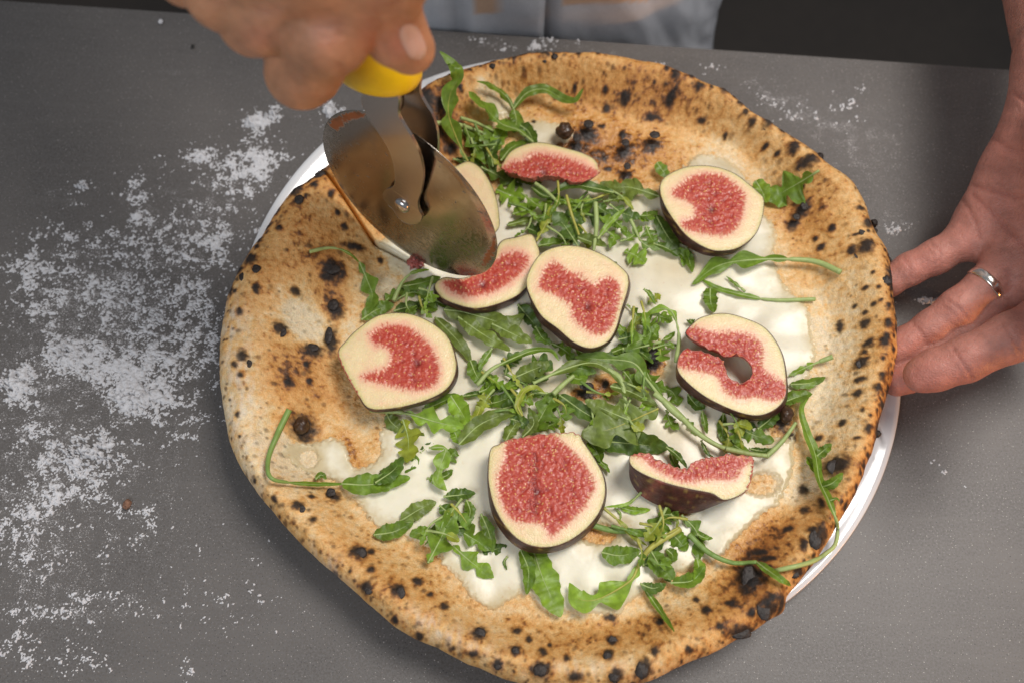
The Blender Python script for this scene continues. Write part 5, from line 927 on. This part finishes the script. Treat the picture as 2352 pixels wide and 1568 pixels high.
# ================================================================== PERSON
def rc(p, a, b, ra, rb):
    ba = b - a; l2 = ba @ ba; rr = ra - rb; a2 = l2 - rr * rr; il2 = 1 / l2
    pa = p - a; y = pa @ ba; z = y - l2; x2 = ((pa * l2 - y[..., None] * ba) ** 2).sum(-1); y2 = y * y * l2; z2 = z * z * l2
    k = np.sign(rr) * rr * rr * x2
    o1 = np.sqrt(x2 + z2) * il2 - rb; o2 = np.sqrt(x2 + y2) * il2 - ra; o3 = (np.sqrt(x2 * a2 * il2) + y * rr) * il2 - ra
    return np.where(np.sign(z) * a2 * z2 > k, o1, np.where(np.sign(y) * a2 * y2 < k, o2, o3))
def smin(a, b, k):
    h = np.clip(.5 + .5 * (b - a) / k, 0, 1); return b + (a - b) * h - k * h * (1 - h)
def nets(f, lo, res):
    nx, ny, nz = f.shape; s = f < 0
    c = np.zeros((nx - 1, ny - 1, nz - 1), np.int8)
    for i in (0, 1):
        for j in (0, 1):
            for k in (0, 1): c += s[i:nx - 1 + i, j:ny - 1 + j, k:nz - 1 + k]
    act = (c > 0) & (c < 8); idx = np.argwhere(act); num = np.full(act.shape, -1, np.int64); num[tuple(idx.T)] = np.arange(len(idx))
    acc = np.zeros((len(idx), 3)); cnt = np.zeros(len(idx)); I, J, K = idx.T
    cor = [(i, j, k) for i in (0, 1) for j in (0, 1) for k in (0, 1)]
    for a in cor:
        for ax in range(3):
            if a[ax]: continue
            b = list(a); b[ax] = 1; va = f[I + a[0], J + a[1], K + a[2]]; vb = f[I + b[0], J + b[1], K + b[2]]; m = (va < 0) != (vb < 0)
            t = va / np.where(m, va - vb, 1); q = np.repeat(np.array(a, float)[None], len(idx), 0); q[:, ax] += t; acc[m] += q[m]; cnt[m] += 1
    V = lo + (idx + acc / cnt[:, None]) * res; Fq = []
    for ax in range(3):
        o1, o2 = [(1, 2), (2, 0), (0, 1)][ax]; sl = [slice(None)] * 3; sl2 = [slice(None)] * 3; sl[ax] = slice(0, -1); sl2[ax] = slice(1, None)
        e = s[tuple(sl)] != s[tuple(sl2)]; E_ = np.argwhere(e); ok = (E_[:, o1] > 0) & (E_[:, o2] > 0) & (E_[:, o1] < f.shape[o1] - 1) & (E_[:, o2] < f.shape[o2] - 1); E_ = E_[ok]
        def g(d1, d2): q = E_.copy(); q[:, o1] -= d1; q[:, o2] -= d2; return num[tuple(q.T)]
        Q = np.stack([g(1, 1), g(0, 1), g(0, 0), g(1, 0)], -1); ins = s[tuple(E_.T)]; Q[~ins] = Q[~ins][:, ::-1]; Fq.append(Q)
    return V, np.concatenate(Fq)
def field(groups, lo, hi, res, kpalm):
    """groups[0] is the palm and arm; the rest are fingers"""
    ax = [np.arange(lo[i], hi[i], res) for i in range(3)]; G = np.stack(np.meshgrid(*ax, indexing='ij'), -1).astype(np.float64)
    fields = []
    for gi, g in enumerate(groups):
        f = np.full(G.shape[:3], .1)
        for (a, b, ra, rb, *k) in g:
            a = np.array(a, float); b = np.array(b, float); R = max(ra, rb) + .016
            mn = np.minimum(a, b) - R; mx = np.maximum(a, b) + R; sl = tuple(slice(max(int((mn[i] - lo[i]) / res), 0), max(min(int((mx[i] - lo[i]) / res) + 2, len(ax[i])), 0)) for i in range(3))
            if any(s_.stop <= s_.start for s_ in sl): continue
            f[sl] = smin(f[sl], rc(G[sl], a, b, ra, rb), k[0] if k else (.010 if gi == 0 else .0035))
        fields.append(f)
    F_ = fields[1] if len(fields) > 1 else None
    for f in fields[2:]: F_ = smin(F_, f, .0005)
    return (smin(fields[0], F_, kpalm) if F_ is not None else fields[0]), np.array(lo, float)
def w3(x, y, z): return W(x, y, z)
mmv = .001
def chain(js):  # (x, y, z, r mm)
    P = [(w3(*j[:3]), j[3] * mmv) for j in js]; return [(P[i][0], P[i + 1][0], P[i][1], P[i + 1][1]) for i in range(len(P) - 1)]
# --- hand on the cutter
wrR = np.array([-.125, .335, .285]); elR = np.array([-.31, .52, .36]); shR = np.array([-.24, .60, .52])
mcp = [w3(835, -75, .232), w3(700, -110, .240), w3(580, -130, .236), w3(480, -140, .225)]
palmR = [(wrR, m_, .024, .015) for m_ in mcp] + [(mcp[i], mcp[i + 1], .0145, .0135) for i in range(3)] + [(wrR, wrR + (elR - wrR) * .5, .026, .034)] + [(wrR, w3(900, -150, .245), .02, .015), (w3(900, -150, .245), w3(835, -60, .225), .015, .012)]
fingR = [chain([(835, -75, .232, 14.5), (752, 72, .213, 14), (740, 92, .205, 13.0), (704, 145, .190, 13.0), (692, 168, .183, 12.2), (722, 176, .168, 10)]),
         chain([(700, -110, .240, 14), (612, 30, .214, 13.0), (585, 45, .206, 11.8), (620, 58, .186, 11.2), (680, 95, .17, 10)]),
         chain([(580, -130, .236, 13.5), (515, -22, .218, 12.5), (520, -5, .20, 11.5), (590, 20, .18, 10.5)]),
         chain([(480, -140, .225, 12), (430, -62, .216, 10.5), (450, -45, .20, 9.5), (520, -20, .185, 9)]),
         chain([(930, -150, .245, 15), (895, -40, .228, 11.2), (888, 30, .213, 11.0), (908, 78, .204, 10.4), (940, 112, .196, 9.0)])]
lo = np.array([-.25, .16, .13]); hi = np.array([.02, .42, .34])
fR, loR = field([palmR] + fingR, lo, hi, .0014, .0035); VR, FR = nets(fR, loR, .0014)
# --- hand behind the plate
wrL = w3(2462, 165, .085); elL = np.array([.300, .50, .075]); shL = np.array([.16, .60, .52])
pm, rm_, mdm, im = w3(2262, 520, .040), w3(2335, 590, .046), w3(2400, 650, .050), w3(2470, 690, .060)
palmL = [(wrL, pm, .017, .0120), (wrL, rm_, .021, .0125), (wrL, mdm, .021, .013), (wrL, im, .021, .013), (pm, rm_, .0115, .0118), (rm_, mdm, .012, .0125), (mdm, im, .0125, .013), (wrL, wrL + (elL - wrL) * .55, .0225, .032),
         (w3(2335, 400, .050), w3(2408, 275, .072), .0150, .0165), (w3(2272, 500, .044), w3(2335, 400, .052), .0125, .0150), (w3(2480, 500, .09), w3(2460, 300, .095), .018, .018), (w3(2500, 560, .10), w3(2440, 830, .11), .013, .010)]
fingL = [chain([(2262, 520, .042, 9.8), (2212, 553, .040, 8.8), (2150, 590, .034, 8.3), (2090, 618, .028, 7.8), (2040, 648, .022, 7.2), (1995, 672, .017, 6.5)]),
         chain([(2335, 590, .046, 10.2), (2270, 650, .046, 8.9), (2200, 708, .040, 9.0), (2140, 752, .033, 8.2), (2080, 790, .026, 8.0), (2030, 820, .020, 7)]),
         chain([(2400, 650, .048, 10.5), (2300, 712, .040, 9.4), (2210, 775, .032, 9.2), (2140, 822, .026, 8.6), (2092, 858, .019, 8.4), (2060, 872, .016, 8.0)]),
         chain([(2480, 690, .062, 12.0), (2400, 735, .064, 11.2), (2322, 775, .062, 10.8), (2215, 826, .054, 9.9), (2150, 848, .048, 9.4), (2118, 860, .045, 8.4)])]
lo = np.array([.13, .10, -.002]); hi = np.array([.33, .42, .17])
fL, loL = field([palmL] + fingL, lo, hi, .0012, .007); VL, FL = nets(fL, loL, .0012)
# --- torso, neck and the rest of the arms
TC = np.array([-.04, W(1180, 85, 0)[1] + .121])
tor = [((TC[0] - .08, TC[1], -.45), (TC[0] - .07, TC[1], .30), .085, .085, .03), ((TC[0] + .08, TC[1], -.45), (TC[0] + .07, TC[1], .30), .085, .085, .03), ((TC[0] - .12, TC[1], .50), (TC[0] + .12, TC[1], .50), .06, .06, .05), ((TC[0], TC[1], .3), (TC[0], TC[1], .62), .07, .052, .05),
       (shR, elR, .050, .040, .02), (elR, wrR, .040, .027, .02), (shL, elL, .050, .040, .02), (elL, wrL, .040, .0235, .02)]
lo = np.array([-.42, .25, -.6]); hi = np.array([.42, .76, .72]); fB, loB = field([tor], lo, hi, .007, .01); VB, FB_ = nets(fB, loB, .007)
keep = VB[:, 1] > .02
def creases(V, F, L):
    N = np.zeros_like(V); n_ = np.cross(V[F[:, 1]] - V[F[:, 0]], V[F[:, 3]] - V[F[:, 0]])
    for k in range(4): np.add.at(N, F[:, k], n_)
    N /= np.linalg.norm(N, axis=1)[:, None] + 1e-12; dx, dy = toD(V); fc = np.einsum('ij,ij->i', N, CO - V) > 0
    dep = np.zeros(len(V))
    for pts, wd, am in L:
        d = pdist(dx, dy, spline([(a, b, 0) for a, b in pts], 14)[:, :2]); m = fc & (d < wd * 4); dep[m] += am * np.exp(-(d[m] / wd) ** 2)
    V2 = V - N * dep[:, None]; return V2, N, dep
CL = [([(2205, 450), (2235, 500), (2250, 545)], 6, .0011), ([(2140, 560), (2158, 580), (2160, 605)], 5, .0009), ([(2126, 566), (2144, 588), (2146, 610)], 4, .0005), ([(2075, 592), (2090, 618), (2094, 640)], 5, .0008),
      ([(2178, 692), (2205, 710), (2222, 732)], 5, .0011), ([(2165, 702), (2190, 722), (2207, 742)], 4, .0007), ([(2098, 745), (2115, 765), (2130, 792)], 5, .0009), ([(2188, 800), (2212, 835), (2232, 868)], 6, .0012), ([(2176, 806), (2200, 845), (2218, 875)], 3.5, .0004),
      ([(2300, 745), (2325, 775), (2345, 810)], 6, .0010), ([(2290, 755), (2312, 790), (2330, 820)], 4, .0004), ([(2232, 448), (2270, 480), (2320, 530), (2380, 590)], 7, .0015), ([(2236, 425), (2290, 440), (2340, 452), (2400, 440)], 7, .0016), ([(2258, 300), (2300, 330), (2352, 350)], 7, .0010), ([(2330, 215), (2365, 240), (2400, 250)], 7, .0016),
      ([(2300, 640), (2290, 668)], 5, .0004), ([(2260, 380), (2310, 395), (2370, 385)], 6, .0006)]
CL = [(p, w_ * .8, a_ * .6) for p, w_, a_ in CL]
VL, NL, dL = creases(VL, FL, CL)
CR = [([(720, 60), (752, 66), (790, 56)], 5, .0006), ([(722, 78), (752, 84), (788, 74)], 4, .0005), ([(590, 22), (612, 30), (640, 20)], 5, .0006), ([(845, -20), (880, -14), (920, -24)], 5, .0005), ([(862, 5), (888, 12), (920, 4)], 5, .0007), ([(860, 20), (885, 30), (915, 25)], 6, .0005), ([(855, 45), (885, 52), (918, 48)], 5, .0005), ([(780, 150), (800, 170)], 8, .0005), ([(725, 45), (755, 50), (785, 40)], 6, .0004)]
VR, NR, dR = creases(VR, FR, CR)
VA = np.vstack([VR, VL, VB]); FA = np.vstack([FR, FL + len(VR), FB_ + len(VR) + len(VL)])
dx, dy = toD(VA); isL = np.zeros(len(VA)); isL[len(VR):] = 1; dep = np.r_[dR, dL, np.zeros(len(VB))]
base = mix(np.broadcast_to(np.array([.50, .235, .125]), VA.shape), np.array([.45, .195, .15]), isL)
red = np.clip(gsum(dx, dy, [(2110, 870, 50, 40, .8), (2230, 830, 60, 40, .5), (2100, 790, 50, 40, .6), (2120, 610, 60, 40, .6), (2220, 560, 40, 40, .4), (2290, 480, 80, 60, .3), (920, 100, 36, 40, .9), (850, 80, 30, 50, .6), (752, 85, 36, 36, .5), (600, 85, 50, 30, .5), (2180, 720, 50, 50, .3), (2300, 330, 60, 60, .35), (2170, 870, 80, 40, .4)]), 0, 1)
base = mix(base, np.array([.56, .185, .135]), red * .6)
dk = np.clip(gsum(dx, dy, [(690, 150, 50, 80, .7), (560, 95, 30, 30, .5), (2340, 60, 60, 120, .4), (660, 30, 40, 40, .3)]), 0, 1); base = mix(base, np.array([.30, .135, .075]), dk * .55)  # shade under the curled fingers and on the forearm, painted into the skin
kn = np.clip(gsum(dx, dy, [(755, 62, 40, 26, 1), (612, 28, 36, 22, 1), (885, -10, 34, 16, .7), (515, -10, 26, 20, 1)]), 0, 1) * (1 - isL); base = mix(base, np.array([.60, .30, .19]), kn * .6); mo = fbm(VA[:, 0] * 420, VA[:, 1] * 420 + VA[:, 2] * 300, 13, 3); base = base * (1 + .14 * mo)[:, None]
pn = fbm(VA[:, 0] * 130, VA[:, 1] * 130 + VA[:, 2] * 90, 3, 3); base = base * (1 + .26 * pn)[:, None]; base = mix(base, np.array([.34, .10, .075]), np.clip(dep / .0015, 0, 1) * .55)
skin_p = mat('skin', attr='col', rough=.42, spec=.42, sss=.22, sssr=(1, .35, .18), sscale=.003, noise=[(500, .06, 3), (2400, .04, 2)], bump=[(1300, .0004, 3), (260, .0006, 3)])
person = empty('person', (float(TC[0]), float(TC[1]), -.9), label='person in pale grey jacket behind the worktop, cutting with one hand, other palm up', cat='person')
def fixn(V, F):  # orient outwards
    c = V[F].mean(1); n = np.cross(V[F[:, 1]] - V[F[:, 0]], V[F[:, 2]] - V[F[:, 0]]); vol = np.einsum('ij,ij->i', c - c.mean(0), n).sum(); return F if vol > 0 else F[:, ::-1]
FA = np.vstack([fixn(VR, FR), fixn(VL, FL) + len(VR), fixn(VB, FB_) + len(VR) + len(VL)])
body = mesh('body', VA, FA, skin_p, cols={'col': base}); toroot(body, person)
from mathutils.bvhtree import BVHTree
bv_ = BVHTree.FromPolygons([tuple(v) for v in np.vstack([VR, VL])], [tuple(int(k) for k in f) for f in np.vstack([FR, FL + len(VR)])])
# thumb nail laid on the thumb
def hit(x, y):
    d = rays(x, y); d = d / np.linalg.norm(d); h = bv_.ray_cast(Vector(CO), Vector(d)); return (np.array(h[0]) if h[0] else None), d, (np.array(h[1]) if h[0] else None)
nu, nv = 15, 21; V = []; okk = True; c0 = np.array([948, 96]); dv = np.array([.42, .91]); du = np.array([.91, -.42])
for i in range(nv):
    for j in range(nu):
        a = (j / (nu - 1) * 2 - 1); b_ = (i / (nv - 1) * 2 - 1); wv = 24 * (1 - .25 * b_ * b_) * math.sqrt(max(1 - max(abs(b_) - .55, 0) ** 2 / .22, .05)); p = c0 + dv * b_ * 43 + du * a * wv
        h_, d, nn = hit(*p)
        if h_ is None: h_ = V[-1] if V else w3(p[0], p[1], .2); nn = -d
        V.append(h_ + nn * (.0007 - .0005 * max(abs(a), abs(b_)) ** 6))
nail_m = mat('fingernail', (.66, .40, .31), .22, spec=.5, sss=.3, sssr=(1, .5, .35), sscale=.002, coat=.2)
V = np.array(V).reshape(nv, nu, 3)
for _ in range(3): V[1:-1, 1:-1] = .5 * V[1:-1, 1:-1] + .125 * (V[2:, 1:-1] + V[:-2, 1:-1] + V[1:-1, 2:] + V[1:-1, :-2])
toroot(mesh('fingernail', V.reshape(-1, 3), gridfaces(nv, nu)[:, ::-1], nail_m), person)
# ring
rcn = (w3(2270, 650, .046) * .9 + w3(2200, 708, .040) * .1); rax = w3(2200, 708, .040) - w3(2290, 632, .046); rax /= np.linalg.norm(rax); ra1 = np.cross(rax, [0, 0, 1.]); ra1 /= np.linalg.norm(ra1); ra2 = np.cross(rax, ra1)
a = np.linspace(0, 2 * np.pi, 80, endpoint=False); V = []
for r_, h_ in [(.0088, -.0021), (.0097, -.0023), (.0101, -.0016), (.0102, 0), (.0101, .0016), (.0097, .0023), (.0088, .0021)]: V.append(rcn + rax * h_ + r_ * (np.cos(a)[:, None] * ra1 + np.sin(a)[:, None] * ra2))
V.append(V[0]); toroot(mesh('finger_ring', np.concatenate(V), gridfaces(8, 80, True), steel('silver', .2, (.80, .76, .70))), person)
# jacket
cloth_m = mat('grey_cloth', attr='col', rough=.85, spec=.2, noise=[(900, .06, 2), (60, .06, 2)], bump=[(1800, .0003, 1)])
nz_, na_ = 420, 420; zz = np.linspace(-.55, .52, nz_); aa = np.linspace(-np.pi, np.pi, na_, endpoint=False); ZZ, AA = np.meshgrid(zz, aa, indexing='ij')
hwid = .192 + .012 * sst(0, .4, ZZ) - .01 * sst(-.1, -.4, ZZ) * -1; hdep = .112
cx_ = np.sign(np.cos(AA)) * np.abs(np.cos(AA)) ** .8 * hwid; cy_ = np.sin(AA) * hdep
dispc = .0095 * fbm(cx_ * 9 + ZZ * 5, ZZ * 3.0 - cx_ * 3, 71, 3) + .0035 * fbm(cx_ * 34 + ZZ * 14, ZZ * 10, 73, 3)
frontm = (np.sin(AA) < 0); pk_ = sst(.0, .003, cx_ + TC[0] + .028) * sst(.0, .003, .018 - (cx_ + TC[0])) * frontm
gap = (np.exp(-((cx_ + TC[0] + .031) / .0028) ** 2) + np.exp(-((cx_ + TC[0] - .0215) / .0030) ** 2)) * frontm
rsc = 1 + (dispc + .003 * pk_ - .006 * gap) / .15
Vj = np.stack([TC[0] + cx_ * rsc, TC[1] + cy_ * rsc, ZZ], -1)
cj = np.broadcast_to(np.array([.53, .545, .59]), Vj.shape) * (1 + .06 * fbm(cx_ * 40, ZZ * 40, 5, 2))[..., None]; cj = mix(cj, np.array([.10, .10, .11]), np.clip(gap, 0, 1) * .5)
Vj[..., 1] += -.070 * (Vj[..., 0] - TC[0])
jx, jy = toD(Vj); cj = mix(cj, np.array([.62, .40, .26]), frontm * np.clip(sst(16, 10, jy + .05 * (jx - 1300)) * sst(1285, 1300, jx) * sst(1500, 1480, jx) + sst(34, 28, jy) * sst(1084, 1090, jx) * sst(1150, 1142, jx), 0, 1) * .9)  # warm light on the jacket front, painted into the cloth colour
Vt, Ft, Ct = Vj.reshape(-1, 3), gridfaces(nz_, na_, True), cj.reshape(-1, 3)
def sleeve(a, b, ra, rb, s):
    n1, n2 = 90, 60; t = np.linspace(-.05, .98, n1); ph = np.linspace(0, 2 * np.pi, n2, endpoint=False); d = b - a; L_ = np.linalg.norm(d); d = d / L_; s1 = np.cross(d, [0, 0, 1.]); s1 /= np.linalg.norm(s1); s2 = np.cross(s1, d)
    r = (ra + (rb - ra) * t)[:, None] + .006 * fbm(t[:, None] * 9 + ph * .0, np.cos(ph)[None] * 2 + t[:, None] * 5 + s, s, 3)
    return a + (t * L_)[:, None, None] * d + (r * np.cos(ph))[..., None] * s1 + (r * np.sin(ph))[..., None] * s2, gridfaces(n1, n2, True)
parts = [(Vt, Ft, Ct)]
for a_, b_, s in ((shR, elR, 3), (shL, elL, 9)):
    v_, f_ = sleeve(a_, b_, .066, .056, s); v_ = v_.reshape(-1, 3); parts.append((v_, f_, np.broadcast_to(np.array([.53, .545, .59]), v_.shape)))
Vx, Fx, Cx, off = [], [], [], 0
for v_, f_, c_ in parts: Vx.append(v_); Fx.append(f_ + off); Cx.append(c_); off += len(v_)
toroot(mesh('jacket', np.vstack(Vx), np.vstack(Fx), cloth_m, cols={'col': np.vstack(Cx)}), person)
